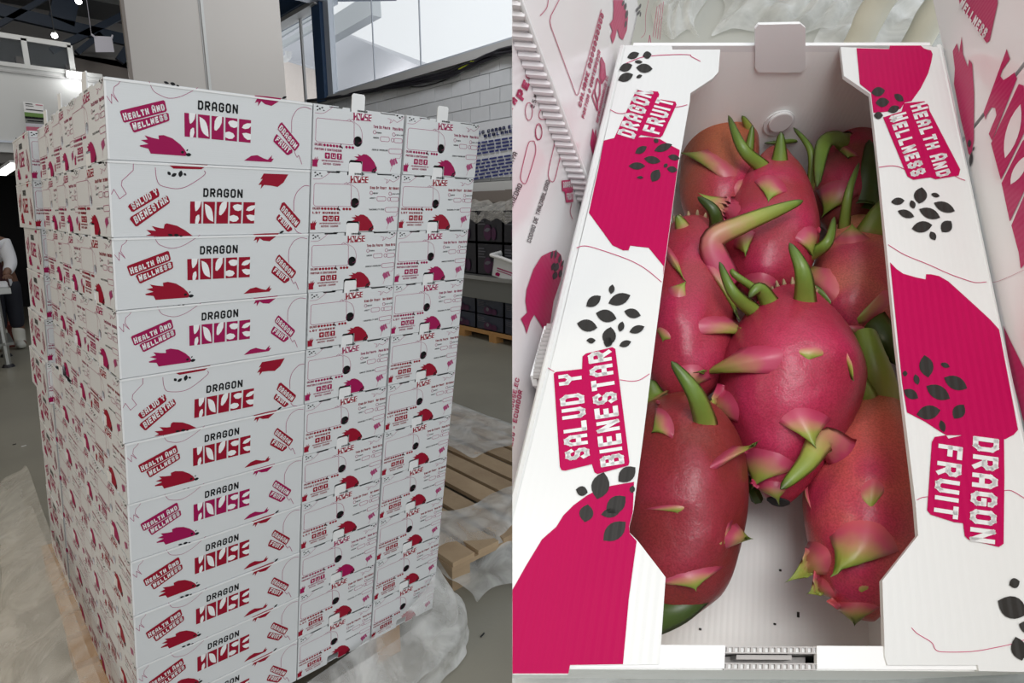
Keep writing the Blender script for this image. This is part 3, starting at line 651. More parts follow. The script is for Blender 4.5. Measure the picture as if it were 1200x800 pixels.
for r in range(2):
    for c in range(4):
        y0 = 3.5 + c * .56
        crate('fruit_crate', (TX + .06, y0, .132 + r*.205), (TX + .56, y0 + .54, .132 + r*.205 + .20), 'navy fruit crate on the pallet under the steel table, %s row, %s' % (('lower', 'upper')[r], ('nearest', 'second', 'third', 'farthest')[c]), M['crateblue'], 'navy crates under the steel table', True)
b = MB_(); 
cv = MB_()
g = [];ny = 24
for i in range(ny + 1):
    y = 3.4 + i * .1
    for k, (x, z) in enumerate(((TX + .48, 1.80), (TX + .25, 1.74), (TX + .08, 1.64), (TX + .06, 1.55))): g.append((x + .02*math.sin(i*1.7), y, z + .03*math.sin(i*2.3 + k) + .02*math.sin(i*.9)))
tag(mesh_obj('film_cover', g, [(i*4+k, (i+1)*4+k, (i+1)*4+k+1, i*4+k+1) for i in range(ny) for k in range(3)], M['film3'], smooth=True), 'crumpled clear film lying over the black crates on the steel table', 'film')
pl = empty('low_pallet', (TX + .3, 4.6, 0)); tag(pl, 'orange wooden pallet on the floor under the steel table', 'pallet')
MB_().box((-.29, -1.2, .09), (.29, 1.3, .13)).obj('deck', M['wood2'], pl)
for y in (-1.1, -.45, .2, .8): MB_().box((-.29, y, 0), (-.17, y + .14, .09)).obj('pallet_block', M['wood2'], pl)
# tilted white carton on the table corner
tc_ = empty('loose_carton', on(580, 324, 2, .86) + V((-.03, -.0, .01))); tc_.rotation_euler = (math.radians(8), math.radians(14), math.radians(-74)); tag(tc_, 'white printed carton tilted on the steel table at right', 'carton')
b = MB_(); w = .01; b.box((-.02, 0, 0), (.36, .25, w)); b.box((-.02, 0, 0), (.36, w, .26)); b.box((-.02, .24, 0), (.36, .25, .26)); b.box((-.02, 0, 0), (-.01, .25, .26)); b.box((.35, 0, 0), (.36, .25, .26)); b.obj('carton_body', M['paper'], tc_)
b = MB_(); b.tube([(-.06, -.02, .262), (.1, -.02, .27), (.36, -.02, .262)], .022, 8); b.tube([(-.06, -.02, .262), (-.04, .25, .262)], .022, 8); b.obj('rim', M['white_ink'], tc_, smooth=True)
a = Art(lambda u, v: (u, v)); a.line(1, 'line', [(.05, .12), (.3, .12)], .018, False); a.line(1, 'line', [(.05, .09), (.26, .09)], .012, False); a.poly(1, 'pink', [(.03, .02), (.09, .02), (.10, .06), (.06, .07), (.03, .05)])
a.emit('print', ['line', 'pink'], lambda u, v, d: V((u, d*3 - .001, v)), tc_)

# white panel wall behind the stack
pw = MB_().box((on(148, 40, 1, 7.).x, 7.0, 0), (on(330, 40, 1, 7.).x - .0, 7.04, 6.2)).obj('wall_back', M['wall_white']); struct(pw)
xs = on(237, 50, 1, 7.).x
struct(MB_().box((xs - .004, 6.99, 0), (xs + .010, 7.0, 6.2)).obj('trim_6', M['sill'])); struct(MB_().box((xs + .016, 6.975, 0), (xs + .05, 7.0, 6.2)).obj('trim_7', M['cool_white']))
xe = on(148, 40, 1, 7.).x
struct(MB_().box((xe - .02, 6.99, 0), (xe + .015, 7.05, 6.2)).obj('trim_8', M['brownbar']))
# mezzanine box at the far left
YM = 9.
mz = MB_().box((-4, YM, 2.43), (1.60, YM + .12, 3.50)).obj('wall_mezzanine', M['cool_white']); struct(mz)
struct(MB_().box((-4, YM - .03, 3.50), (1.62, YM + .14, 3.55)).obj('trim_9', M['cool_white'])); struct(MB_().box((-4, YM - .02, 3.43), (1.62, YM, 3.455)).obj('trim_10', M['sill']))
struct(MB_().box((-4, YM + .12, 3.22), (1.60, 12.4, 3.30)).obj('floor_mezzanine', M['far'])); struct(MB_().box((-4, YM - .03, 2.55), (1.62, YM, 2.575)).obj('trim_11', M['alu'])); struct(MB_().box((-4, YM + .12, 2.3), (1.62, 15, 2.45)).obj('ceiling_mezzanine', M['far']))
rl_ = empty('glass_railing', (0, YM + .05, 3.55)); tag(rl_, 'white framed glass railing on top of the white mezzanine', 'railing')
for x in (on(30, 60, 1, YM).x, on(84, 68, 1, YM).x, -.9): MB_().box((x - .03, -.03, 0), (x + .03, .03, .33)).obj('post', M['cool_white'], rl_)
MB_().box((-4, -.03, .30), (on(84, 60, 1, YM).x, .03, .36)).obj('handrail', M['cool_white'], rl_)
xa = [-3.9, -.9, on(30, 60, 1, YM).x, on(84, 68, 1, YM).x]
for i in range(3): MB_().box((xa[i] + .03, -.005, .0), (xa[i+1] - .03, .005, .30)).obj('pane', M['dglass'], rl_)
for k in range(14):
    x = -.55 + k*.15
    tag(MB_().box((x, 10.2 + .1*(k % 3), 3.3), (x + .1, 10.4 + .1*(k % 3), 3.72 + .05*((k*7) % 4))).obj('stored_box', (M['blue'], M['brownbar'], M['steel2'], M['blue2'])[k % 4]), 'dark %s box behind the mezzanine glass railing, %s from the left' % (('blue', 'brown', 'grey', 'black')[k % 4], ('first', 'second', 'third', 'fourth', 'fifth', 'sixth', 'seventh', 'eighth', 'ninth', 'tenth', 'eleventh', 'twelfth', 'thirteenth', 'last')[k]), 'box', 'stored boxes behind the mezzanine railing')
# poster, paper, lamps
ps = empty('poster', (0, YM - .01, 0)); tag(ps, 'small poster with green and pink bands taped to the white mezzanine', 'poster')
pa = Art(lambda px, py: (on(px, py, 1, YM - .01).x, on(px, py, 1, YM - .01).z))
pq = [(27,119), (51,122), (53,154), (31,153)]
def pb(a0, a1, mk, L=1, s=0., e=1.):
    def q(u, v): return tuple((V(pq[0])*(1-u) + V(pq[1])*u)*(1-v) + (V(pq[3])*(1-u) + V(pq[2])*u)*v)
    pa.poly(L, mk, [q(s, a0), q(e, a0), q(e, a1), q(s, a1)])
pb(0, 1, 'white_ink', 0); pb(.36, .52, 'green'); pb(.50, .58, 'black'); pb(.58, .74, 'steel2'); pb(.74, .84, 'sheet'); pb(.86, 1, 'pinkprint')
pb(.04, .07, 'black', 1, .1, .45); pb(.04, .07, 'pinkprint', 1, .6, .95); pb(.12, .14, 'black', 1, .1, .5); pb(.24, .27, 'black', 1, .1, .95); pb(.63, .67, 'black', 2, .1, .9)
pa.emit('print', ['white_ink', 'green', 'black', 'steel2', 'sheet', 'pinkprint'], lambda u, v, d: V((u, d*4, v)), ps, step=.001)
b = MB_(); q = [on(*c, 1, 9.6) for c in ((110, 42), (131, 43), (134, 61), (112, 61))]; b.add(q + [p + V((0, .004, 0)) for p in q], [(0,1,2,3), (7,6,5,4), (0,4,5,1), (1,5,6,2), (2,6,7,3), (3,7,4,0)])
b.tube([on(107, 40, 1, 9.6), on(112, 44, 1, 9.6)], .015, 5); b.tube([on(132, 41, 1, 9.6), on(131, 45, 1, 9.6)], .012, 5)
b.tube([on(107, 40, 1, 9.6), V((on(107, 40, 1, 9.6).x, 9.6, 6.0))], .003, 4)
tag(b.obj('hanging_sheet', M['sheet']), 'square white paper sheet hanging from the dark roof truss', 'paper')
def ceil_lamp(px, py, r, y, lab):
    t = empty('roof_lamp', on(px, py, 1, y)); tag(t, lab, 'lamp'); b = MB_(); b.tube([(0,0,r*1.6), (0,0,r*.7)], [r*.5, r*1.0], 12); b.obj('lamp_housing', M['steel'], t)
    b = MB_(); b.tube([(0,0,r*.7), (0,0,r*.3), (0,0,-r*.4), (0,0,-r*.8)], [r*.6, r, r*.9, r*.3], 12); b.obj('bulb', M['lamp'], t, smooth=True)
    MB_().tube([(0,0,r*1.6), (0,0,5.5 - t.location.z)], .008, 5).obj('cord', M['cable'], t)
ceil_lamp(92, 2, .045, 10.5, 'bright bulb hanging at the top edge under the dark roof'); ceil_lamp(64, 42, .042, 10.5, 'bright bulb hanging above the glass railing')
t = empty('bulkhead_lamp', on(87, 88, 1, YM - .06)); tag(t, 'glowing white bulkhead lamp on the mezzanine edge', 'lamp')
MB_().box((-.09, 0, -.04), (.09, .05, .045)).obj('lamp_base', M['steel'], t); MB_().box((-.08, -.04, -.03), (.08, 0, .035)).obj('diffuser', M['lamp'], t)
ld = bpy.data.lights.new('bulkhead_glow', 'POINT'); ld.energy = 3.2; ld.shadow_soft_size = .08; lo_ = bpy.data.objects.new('bulkhead_glow', ld); COL.objects.link(lo_); lo_.parent = t; lo_.location = (0, -.12, -.05)
t = empty('tube_lamp', on(8, 189, 1, 9.15)); tag(t, 'white tube lamp under the mezzanine at the left edge', 'lamp'); b = MB_(); b.bar((-.08, 0, -.16), (.06, -.28, -.05), .10, .05); b.obj('diffuser', M['lamp2'], t); b = MB_(); b.bar((-.08, 0, -.13), (.06, -.28, -.02), .12, .03); b.obj('housing', M['cool_white'], t)
# roof and far walls
struct(MB_().box((-6, -0.6, 6.0), (5.4, 16, 6.06)).obj('ceiling', M['ceil']))
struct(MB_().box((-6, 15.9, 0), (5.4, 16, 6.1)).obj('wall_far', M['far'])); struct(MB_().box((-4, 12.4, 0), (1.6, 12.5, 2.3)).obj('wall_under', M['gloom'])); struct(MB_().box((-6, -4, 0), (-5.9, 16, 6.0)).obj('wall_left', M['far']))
struct(MB_().box((1.5, 9.0, 0), (1.6, 15, 2.4)).obj('wall_room', M['far']))
for i, (a, c, w) in enumerate((((-10, 10), (160, 50), .18), ((60, 60), (160, 10), .10), ((78, -5), (72, 26), .34), ((-10, 34), (60, -6), .07), ((90, 62), (118, 40), .08), ((140, 72), (152, 55), .14))):
    b = MB_(); b.bar(on(*a, 1, 11.5), on(*c, 1, 11.5), .12, w); struct(b.obj('trim_%d' % (12 + i), M['blue2']))
for i in range(5):
    b = MB_(); b.bar((1.0 + i*.0, 9.5 + i*1.1, 5.9), (5.4, 9.5 + i*1.1, 5.9), .05, .09); struct(b.obj('trim_%d' % (18 + i), M['steel2']))
b = MB_(); b.bar(on(85, 62, 1, 12), on(160, 78, 1, 12), .1, .16); struct(b.obj('trim_23', M['far'])); b = MB_(); b.bar(on(84, 76, 1, 12), on(160, 86, 1, 12), .1, .34); struct(b.obj('trim_24', M['brownbar']))
# steel table and worker at the far left
lt = empty('packing_table', (0, 7.2, 0)); tag(lt, 'stainless steel packing table at the left photo edge', 'table')
MB_().box((-2.2, -.35, .80), (.13, .45, .86)).obj('table_top', M['steel'], lt); MB_().box((-2.2, -.33, .24), (.08, .4, .27)).obj('lower_shelf', M['steel2'], lt)
for x, y in ((.0, -.3), (.02, .36), (-1.9, -.3)):
    l = MB_().tube([(x, y, .03), (x, y, .8)], .032, 8).obj('leg', M['steel'], lt); MB_().tube([(x, y, 0), (x, y, .03)], [.06, .045], 10).obj('foot', M['cable'], l)
tag(MB_().box((.0, 7.0, .861), (.12, 7.25, .905)).obj('folded_cloth', M['cloth']), 'white folded cloth on the left steel table edge', 'cloth')
tag(MB_().box((-.12, 8.15, 0), (.14, 8.5, .28)).obj('red_crate', M['redcrate']), 'faded red crate on the floor behind the left table, lower one', 'crate')
tag(MB_().box((-.16, 8.15, .281), (.11, 8.5, .56)).obj('red_crate', M['redcrate']), 'faded red crate behind the left table, upper one', 'crate')
def skin_figure(name, joints, edges, root, mt, parent=None, levels=2):
    me = bpy.data.meshes.new(name); me.from_pydata([j[0] for j in joints], edges, []); o = bpy.data.objects.new(name, me); COL.objects.link(o)
    bm = bmesh.new(); bm.from_mesh(me); ly = bm.verts.layers.skin.verify(); bm.verts.ensure_lookup_table()
    for i, j in enumerate(joints): bm.verts[i][ly].radius = (j[1], j[2] if len(j) > 2 else j[1]); bm.verts[i][ly].use_root = i == root
    bm.to_mesh(me); bm.free()
    sm = o.modifiers.new('skin', 'SKIN'); sm.use_smooth_shade = True; sb = o.modifiers.new('sub', 'SUBSURF'); sb.levels = levels; sb.render_levels = levels
    bpy.context.view_layer.update(); me2 = bpy.data.meshes.new_from_object(o.evaluated_get(bpy.context.evaluated_depsgraph_get())); bpy.data.objects.remove(o)
    me2.materials.clear(); me2.materials.append(mt)
    ob = bpy.data.objects.new(name, me2); COL.objects.link(ob)
    if parent: ob.parent = parent
    return ob
wk = empty('person', (.08, 7.95, 0)); tag(wk, 'person in white work coat bending over the left steel table', 'person')
# one figure: legs, trunk bent forward, arms reaching to the table, head
J = [((0,0,.92), .13), ((-.05,0,.90), .11), ((-.06,.02,.50), .075), ((-.06,.04,.09), .05), ((-.06,-.09,.05), .045), ((.10,.02,.90), .11), ((.12,.05,.50), .075), ((.12,.07,.09), .05), ((.12,-.06,.05), .045),
     ((-.03,-.10,1.15), .145), ((-.08,-.26,1.33), .16), ((-.10,-.36,1.38), .07), ((-.11,-.44,1.36), .075), ((-.11,-.52,1.34), .095), ((-.11,-.58,1.29), .06),
     ((-.26,-.30,1.30), .075), ((-.30,-.40,1.08), .05), ((-.24,-.62,.96), .036), ((.10,-.30,1.30), .075), ((.13,-.40,1.08), .05), ((.05,-.62,.96), .036)]
skin_figure('body', J, [(0,1),(1,2),(2,3),(3,4),(0,5),(5,6),(6,7),(7,8),(0,9),(9,10),(10,11),(11,12),(12,13),(13,14),(10,15),(15,16),(16,17),(10,18),(18,19),(19,20)], 0, M['skin'], wk)
skin_figure('coat', [((0,.0,.78), .16), ((0,0,.95), .155), ((-.03,-.10,1.15), .165), ((-.08,-.26,1.32), .175), ((-.26,-.30,1.29), .09), ((-.30,-.40,1.08), .066), ((.10,-.30,1.30), .09), ((.13,-.40,1.08), .066), ((.07,-.56,.98), .05), ((-.25,-.56,.98), .05)], [(0,1),(1,2),(2,3),(3,4),(4,5),(3,6),(6,7),(7,8),(5,9)], 1, M['cloth'], wk)
skin_figure('apron', [((-.02,-.12,.70), .13, .05), ((-.03,-.18,.95), .13, .05), ((-.06,-.27,1.12), .11, .04)], [(0,1),(1,2)], 1, M['maroon'], wk)
for sx, y in ((-.06, .02), (.11, .04)):
    skin_figure('trouser_leg', [((sx*.9, 0, .90), .125), ((sx, y, .5), .092), ((sx, y + .02, .24), .075)], [(0,1),(1,2)], 0, M['navy'], wk)
    skin_figure('boot', [((sx, y + .02, .30), .075), ((sx, y + .03, .10), .065), ((sx, y - .02, .06), .06), ((sx, y - .12, .05), .052)], [(0,1),(1,2),(2,3)], 0, M['boot'], wk)
for sx in (-.24, .06):
    for k in range(5):
        x = sx + (k - 2)*.018; th = k == 0
        skin_figure('finger', [((sx, -.62, .96), .022), ((x, -.68 + .02*th, .945), .010), ((x*1.0, -.72 + .05*th, .925), .009)], [(0,1),(1,2)], 0, M['skin'], wk, 1)
# wooden pallets
def pallet(loc, lx, ly, nb, label, along_y, mt, bw=.10):
    t = empty('wooden_pallet', loc); tag(t, label, 'pallet'); sp = ((lx if along_y else ly) - bw) / (nb - 1)
    for k in range(nb):
        b = MB_(); j = random.uniform(-.006, .006); z = random.uniform(0, .003)
        if along_y: b.box((k*sp + j, 0, .118), (k*sp + bw + j, ly, .138 + z))
        else: b.box((0, k*sp + j, .118), (lx, k*sp + bw + j, .138 + z))
        b.obj('deck_board', mt, t)
    for f in (0, .5, 1):
        b = MB_()
        if along_y: b.box((0, f*(ly-.1), .098), (lx, f*(ly-.1) + .1, .118)); 
        else: b.box((f*(lx-.1), 0, .098), (f*(lx-.1) + .1, ly, .118))
        b.obj('stringer_board', mt, t)
        for g_ in (0, .5, 1):
            b = MB_(); x = (g_ if along_y else f)*(lx-.1); y = (f if along_y else g_)*(ly-.1); b.box((x, y, .0), (x + .1, y + .1, .098)); b.obj('pallet_block', mt, t)
    return t
pallet((-.165, .245, 0), .93, 1.56, 9, 'orange wooden pallet carrying the tall stack of white cartons', False, M['wood2'])
pallet((1.13, .40, 0), 1.36, 1.88, 9, 'empty pale wooden pallet on the floor right of the stack', True, M['wood'], .122)
# stretch film around the pallet foot
def film_skirt(name, path, label, mt, seed, n_c=9, amp=.016, seg=8):
    rd = random.Random(seed); P = crom(path, seg); n = len(P); vs_ = []; ph = [rd.uniform(0, 6.28) for _ in range(6)]
    for i, (x, y, zt, dx, dy) in enumerate(P):
        for k in range(n_c + 1):
            t = k / n_c; fold = math.sin(i*.9 + ph[0] + 2.2*t) * .5 + math.sin(i*.37 + ph[1] - 3*t) * .8 + math.sin(i*1.9 + ph[2] + t*5)*.3
            bul = math.sin(math.pi * min(1, t*1.1)) * .35 + t
            r = bul * .8 + fold * amp * 4 * t; z = zt * (1 - t)**.8 + .006 + abs(fold) * amp * math.sin(math.pi*t) * 1.2
            vs_.append((x + dx*r, y + dy*r, max(.004, z)))
    F = [(i*(n_c+1)+k, (i+1)*(n_c+1)+k, (i+1)*(n_c+1)+k+1, i*(n_c+1)+k+1) for i in range(n-1) for k in range(n_c)]
    o = mesh_obj(name, vs_, F, mt, smooth=True); md = o.modifiers.new('sub', 'SUBSURF'); md.levels = 1; md.render_levels = 1
    return tag(o, label, 'film')
film_skirt('stretch_film', [(-.15, 2.5, .30, -.05, .05), (-.15, 2.1, .40, -.22, .05), (-.15, 1.5, .42, -.34, 0), (-.14, 1.0, .40, -.36, 0), (-.13, .55, .36, -.36, -.05), (-.11, .25, .26, -.30, -.2)], 'cloudy stretch film heaped along the left foot of the stack', M['film3'], 4, amp=.045)
film_skirt('stretch_film', [(-.16, 2.2, .18, -.10, .02), (-.16, 1.6, .28, -.22, 0), (-.15, 1.1, .33, -.26, 0), (-.14, .6, .30, -.28, 0), (-.12, .3, .22, -.26, -.1)], 'inner layer of stretch film against the left pallet side', M['film3'], 9, amp=.04)
film_skirt('stretch_film', [(.05, .19, .08, -.05, -.14), (.35, .19, .12, .0, -.16), (.62, .185, .17, .03, -.15), (.80, .185, .22, .06, -.12), (.895, .21, .30, .11, -.05), (.905, .45, .36, .11, .0), (.905, .8, .32, .12, .0)], 'cloudy stretch film around the front right foot of the stack', M['film'], 5)
film_skirt('stretch_film', [(.0, .185, .05, -.02, -.2), (.35, .18, .08, .0, -.22), (.62, .18, .10, .06, -.22), (.82, .18, .13, .12, -.16), (.90, .22, .18, .16, -.06), (.91, .5, .2, .16, .0)], 'outer fold of stretch film trailing on the floor in front', M['film'], 11)
def drape(name, cx, nx, ny, fn, label, mt):
    v = [fn(i / nx, j / ny) for j in range(ny + 1) for i in range(nx + 1)]
    o = mesh_obj(name, v, [(j*(nx+1)+i, j*(nx+1)+i+1, (j+1)*(nx+1)+i+1, (j+1)*(nx+1)+i) for j in range(ny) for i in range(nx)], mt, smooth=True)
    md = o.modifiers.new('sub', 'SUBSURF'); md.levels = 1; md.render_levels = 1; return tag(o, label, 'film')
def dr1(u, v):
    x = 1.12 + u*.95; y = .22 + v*.55 - u*.10; edge = min(1, max(0, (v - .35)*4)); z = .03 + edge*.125 + .018*abs(math.sin(u*9 + v*4)) + .014*abs(math.sin(v*11 - u*5 + 1))
    return (x + .03*math.sin(v*9), y + .04*math.sin(u*13), z)
drape('film_sheet', 0, 30, 20, dr1, 'crumpled film sheet over the near end of the empty pallet', M['film'])
def dr2(u, v):
    x = 1.9 + u*.8; y = 1.2 + v*1.2; z = .15 - .14*max(0, u - .72)*3.4 + .02*abs(math.sin(u*8 + v*6))
    return (x, y, max(.01, z))
drape('film_sheet', 0, 20, 20, dr2, 'thin clear film over the far right corner of the empty pallet', M['film'])
# ------------------------------------------------------------------ the open carton of dragon fruit on its tilted packing bench
def Pl(a, y, w): return V((a + SK * y, y, w))
def rooted(name, base, label, cat, group=None):
    t = empty(name, mat=MB @ Matrix.Translation(base)); return tag(t, label, cat, group)
def rel(b, base):
    b.v = [v - base for v in b.v]; return b
def slab(b, a0, a1, y0, y1, w0, w1, mi=0):
    P = [Pl(a, y, w) for w in (w0, w1) for a, y in ((a0,y0),(a1,y0),(a1,y1),(a0,y1))]
    return b.add(P, [(0,3,2,1),(4,5,6,7),(0,1,5,4),(1,2,6,5),(2,3,7,6),(3,0,4,7)], mi)
def robj(b, name, mats, par, base, smooth=False, cutl=True):
    # cut at the left end of the bench while still in carton coordinates, then make local
    o = b.obj(name, mats, None, smooth=smooth, cut=cutl)
    o.data.transform(Matrix.Translation(-base)); o.parent = par; return o
cbase = Pl(BW/2, BL/2, -BH)
ct = rooted('open_carton', cbase, 'open white and magenta fruit carton filled with dragon fruit', 'carton')
robj(slab(MB_(), 0, BW, 0, BL, -BH, -BH + .004), 'base', M['inside'], ct, cbase)
robj(slab(MB_(), 0, .004, 0, BL, -BH + .004, -.003), 'side_wall', M['inside'], ct, cbase)
robj(slab(MB_(), BW - .004, BW, 0, BL, -BH + .004, -.003), 'side_wall', M['inside'], ct, cbase)
bw_ = robj(slab(MB_(), .004, BW - .004, BL - .004, BL, -BH + .004, -.004), 'back_wall', M['inside'], ct, cbase)
def byp(px, py, y):                          # pixel -> point on the upright plane y = const
    d = bray(px, py); t = (y - CB.y) / d.y; return CB + d * t
q = [byp(x, y, BL - .006) for x, y in ((885,34),(889,29),(938,28),(944,33),(944,80),(938,85),(889,85),(885,80))]
b = MB_(); k = len(q); b.add(q + [p + V((0, .003, 0)) for p in q], [tuple(range(k)), tuple(range(2*k-1, k-1, -1))] + [(i, (i+1) % k, (i+1) % k + k, i + k) for i in range(k)])
robj(b, 'locking_tab', M['rim'], ct, cbase)
c0 = byp(914, 141, BL - .0045); b = MB_()
b.tube([c0 + V((0, .001, 0)), c0 + V((0, -.0035, 0)), c0 + V((0, -.004, 0))], [.0105, .0105, .0095], 24); b.tube([c0 + V((0, 0, -.0025)), c0 + V((0, -.0015, -.0025))], .0135, 24)
o = robj(b, 'round_plug', M['rim'], ct, cbase)
robj(slab(MB_(), .008, BW - .008, BL - .004, BL, -.004, .0015), 'back_rim', M['rim'], ct, cbase)
# front wall with its folded rim and fluted slot
yi = bp(900, 757, 0).y; ys = yi * .5
a0 = bp(850, 772, 0).x - SK * ys; a1 = bp(958, 772, 0).x - SK * ys
b = MB_(); slab(b, 0, BW, -.0015, .001, -BH + .004, -.002); slab(b, .004, BW - .004, yi - .0028, yi, -BH + .004, -.002); robj(b, 'front_wall', M['inside'], ct, cbase)
b = MB_(); slab(b, .004, a0, -.001, yi + .0003, -.003, 0); slab(b, a1, BW - .004, -.001, yi + .0003, -.003, 0); robj(b, 'front_rim', M['rim'], ct, cbase)
b = MB_(); slab(b, a0, a1, .0015, yi - .0035, -.02, -.012)
n = 15
for r, (y0, y1) in enumerate(((-.0015, .0012), (yi - .0028, yi))):
    slab(b, a0, a1, y0, y0 + .0005, -.004, -.0005); slab(b, a0, a1, y1 - .0005, y1, -.004, -.0005)
    for i in range(n): x = a0 + (a1 - a0) * (i + .5) / n; slab(b, x - .0005, x + .0005, y0, y1, -.005, -.0006)
slab(b, a0 + .006, a0 + .010 + .02, ys - .0012, ys + .0006, -.012, -.003); slab(b, a0 + .018, a1 - .002, ys + .0012, ys + .0024, -.012, -.004)
robj(b, 'fluted_edge', M['flute'], ct, cbase)
# long flaps
fl = [(733,53),(787,52),(788,58),(844,58),(842,84),(835,92),(809,109),(808.5,118),(794,200),(776,335),(767.5,400),(754,510),(742,600),(737.5,617),(738,624),(747,633),(780,676),(777,720),(773,778),(667,780),(666,790),(556,790),(651,407),(689,247),(700,200)]
fr = [(985,55),(1042,57),(1042.5,52),(1079,52),(1100,56),(1131,200),(1171,387),(1194,505),(1251,780),(1251,788),(1147,786),(1146,779),(1040,779),(1037,768),(1034,680),(1076,627),(1073,590),(1062,500),(1050,400),(1039,290),(1030,200),(1020,110),(989,89)]
def wplane(px, py): p = bp(px, py, .0012); return (p.x, p.y)
pw_ = lambda u, v, d: V((u, v, .0012 - d))
BK = {k: k for k in ('bpink', 'bwhite', 'bblack', 'bline')}
def flap(outline, name, side):
    b = MB_(); b.prism([wplane(*p) for p in outline], [], pw_, .0026)
    ax = 0 if side < 0 else BW                                           # soft fold along the outer edge
    pts = [Pl(ax, y, -.0016) for y in (0, BL*.5, BL - .002)]; b.tube(pts, .0028, 8)
    return robj(b, name, M['bpaper'], ct, cbase)
lf = flap(fl, 'left_flap', -1); rf = flap(fr, 'right_flap', 1)
A = Art(wplane)
A.poly(1, 'bpink', [(707.5,165),(715,163),(722,161.5),(760,161),(773,163),(785,170),(796.5,176),(793.6,200),(776.8,325),(777.5,312),(760,290.5),(738.5,288),(736.5,293.5),(730,293.5),(717.5,287.5),(690,249.5),(700.8,200)])
A.poly(1, 'bpink', [(560,780),(590,708),(600,692),(615,665),(635,632),(652,617),(660,604),(672,592),(687,581),(700,574),(717,569),(743,564.5),(741.5,600),(737.2,617),(738,625),(746,634),(737,700),(730,778),(668,779),(666,789),(558,789)])
for q in ((568,262,60,32,20),(633,260,42,34,10),(533,318,66,38,20),(593,292,38,16,-5),(620,322,78,42,-5),(532,364,76,40,20),(596,360,30,16,20),
          (675,662,24,24,60),(604,705,64,32,30),(708,694,90,36,20),(657,752,80,36,-10),(758,740,56,28,-10),(585,780,78,34,0),(720,778,24,18,45)):
    A.leaf(3, 'bblack', 600 + q[0]/4, q[1]/4, q[2]/4, q[3]/4, q[4])
for q in ((600,34,32,14,0),(672,25,66,46,60),(750,-4,50,30,-10),(467,557,45,28,80),(382,613,84,46,35),(503,604,110,54,20),(441,682,100,58,-15),(352,727,98,56,-12),(564,670,80,44,-15),(511,732,50,30,75),(585,745,76,36,20),(455,778,90,64,80),(370,797,44,24,0),(530,812,60,30,20)):
    A.leaf(3, 'bblack', 600 + q[0]/4, 200 + q[1]/4, q[2]/4, q[3]/4, q[4])
for q in ((450,5,50,42,70),(370,3,30,16,0),(414,677,130,84,76),(538,624,104,68,40),(327,702,58,46,-15),(487,765,116,76,40),(563,694,36,26,80),(348,806,84,66,80)):
    A.leaf(3, 'bblack', 600 + q[0]/4, 400 + q[1]/4, q[2]/4, q[3]/4, q[4])
for q in ((462,4,92,44,10),(480,90,136,78,40)): A.leaf(3, 'bblack', 600 + q[0]/4, 600 + q[1]/4, q[2]/4, q[3]/4, q[4])
z1 = lambda P: [(600 + x/4, y/4) for x, y in P]
z5 = lambda P: [(600 + x/4, 400 + y/4) for x, y in P]
A.poly(2, 'bpink', z1([(478,650),(575,440),(590,424),(684,431),(690,444),(684,466),(765,478),(771,492),(706,636),(694,646),(660,644),(604,634),(575,660),(490,650)]))
A.text(4, 'bwhite', 'DRAGON', (600 + 572/4, 655/4), (600 + 664/4, 436/4), (-20, -6), 1.3)
A.text(4, 'bwhite', 'FRUIT', (600 + 690/4, 634/4), (600 + 762/4, 478/4), (-20, -5), 1.3)
A.poly(2, 'bpink', z5([(195,152),(205,144),(328,130),(330,72),(345,58),(470,28),(484,36),(550,565),(545,582),(400,622),(386,614),(374,576),(250,606),(232,604),(224,588)]))
A.text(4, 'bwhite', 'SALUD Y', (600 + 364/4, 400 + 545/4), (600 + 326/4, 400 + 146/4), (-28, 4), 1.3)
A.text(4, 'bwhite', 'BIENESTAR', (600 + 526/4, 400 + 574/4), (600 + 464/4, 400 + 40/4), (-27.5, 4.5), 1.3)
for P in (z1([(530,300),(600,272),(650,263),(760,257),(832,258),(840,266),(882,288)]), z1([(460,515),(490,530),(520,533),(552,525)]), z1([(760,505),(800,498),(820,492)]),
          [(676,290.5),(682.5,288.5),(692.5,289.5),(717.5,297.5),(740,306),(757.5,316),(775,330.5)], z5([(505,180),(560,187),(600,180),(643,153)]), z5([(170,125),(185,135),(197,142)])):
    A.line(1, 'bline', P, .8)
o = A.emit('print', BK, pw_, None, step=.00012, base=.00015, cut=True); o.data.transform(Matrix.Translation(-cbase)); o.parent = lf
A = Art(wplane)
z2 = lambda P: [(900 + x/4, y/4) for x, y in P]
z4 = lambda P: [(900 + x/4, 200 + y/4) for x, y in P]
z6 = lambda P: [(900 + x/4, 400 + y/4) for x, y in P]
z8 = lambda P: [(900 + x/4, 600 + y/4) for x, y in P]
A.poly(1, 'bpink', z2([(414,227),(568,231),(571,211),(712,212),(730,228),(745,233),(764,238),(771,255),(765,290),(750,345),(715,415),(672,475),(640,482),(620,512),(545,526),(493,530),(482,436),(430,395)]))
A.poly(1, 'bpink', z4([(571,430),(600,460),(632,483),(690,500),(738,510),(740,486),(762,486),(800,494),(845,520),(950,615),(1040,698),(1082,745)]) + z6([(1168,400),(1171,414),(1150,438),(1110,459),(960,440),(835,440),(800,420),(740,380),(650,333),(628,200)]))
for q in ((515,432,66,44,10),(535,482,66,44,5),(612,460,54,32,-35),(588,514,58,34,20),(516,543,44,34,0)): A.leaf(3, 'bblack', 900 + q[0]/4, q[1]/4, q[2]/4, q[3]/4, q[4])
for q in ((607,145,64,34,5),(713,118,78,62,80),(783,116,42,20,-15),(676,160,42,28,-70),(825,172,106,46,-22),(645,204,82,36,-20),(756,202,106,48,-22),(720,265,98,52,10),(835,263,66,54,50),(771,307,46,30,-60)): A.leaf(3, 'bblack', 900 + q[0]/4, 200 + q[1]/4, q[2]/4, q[3]/4, q[4])
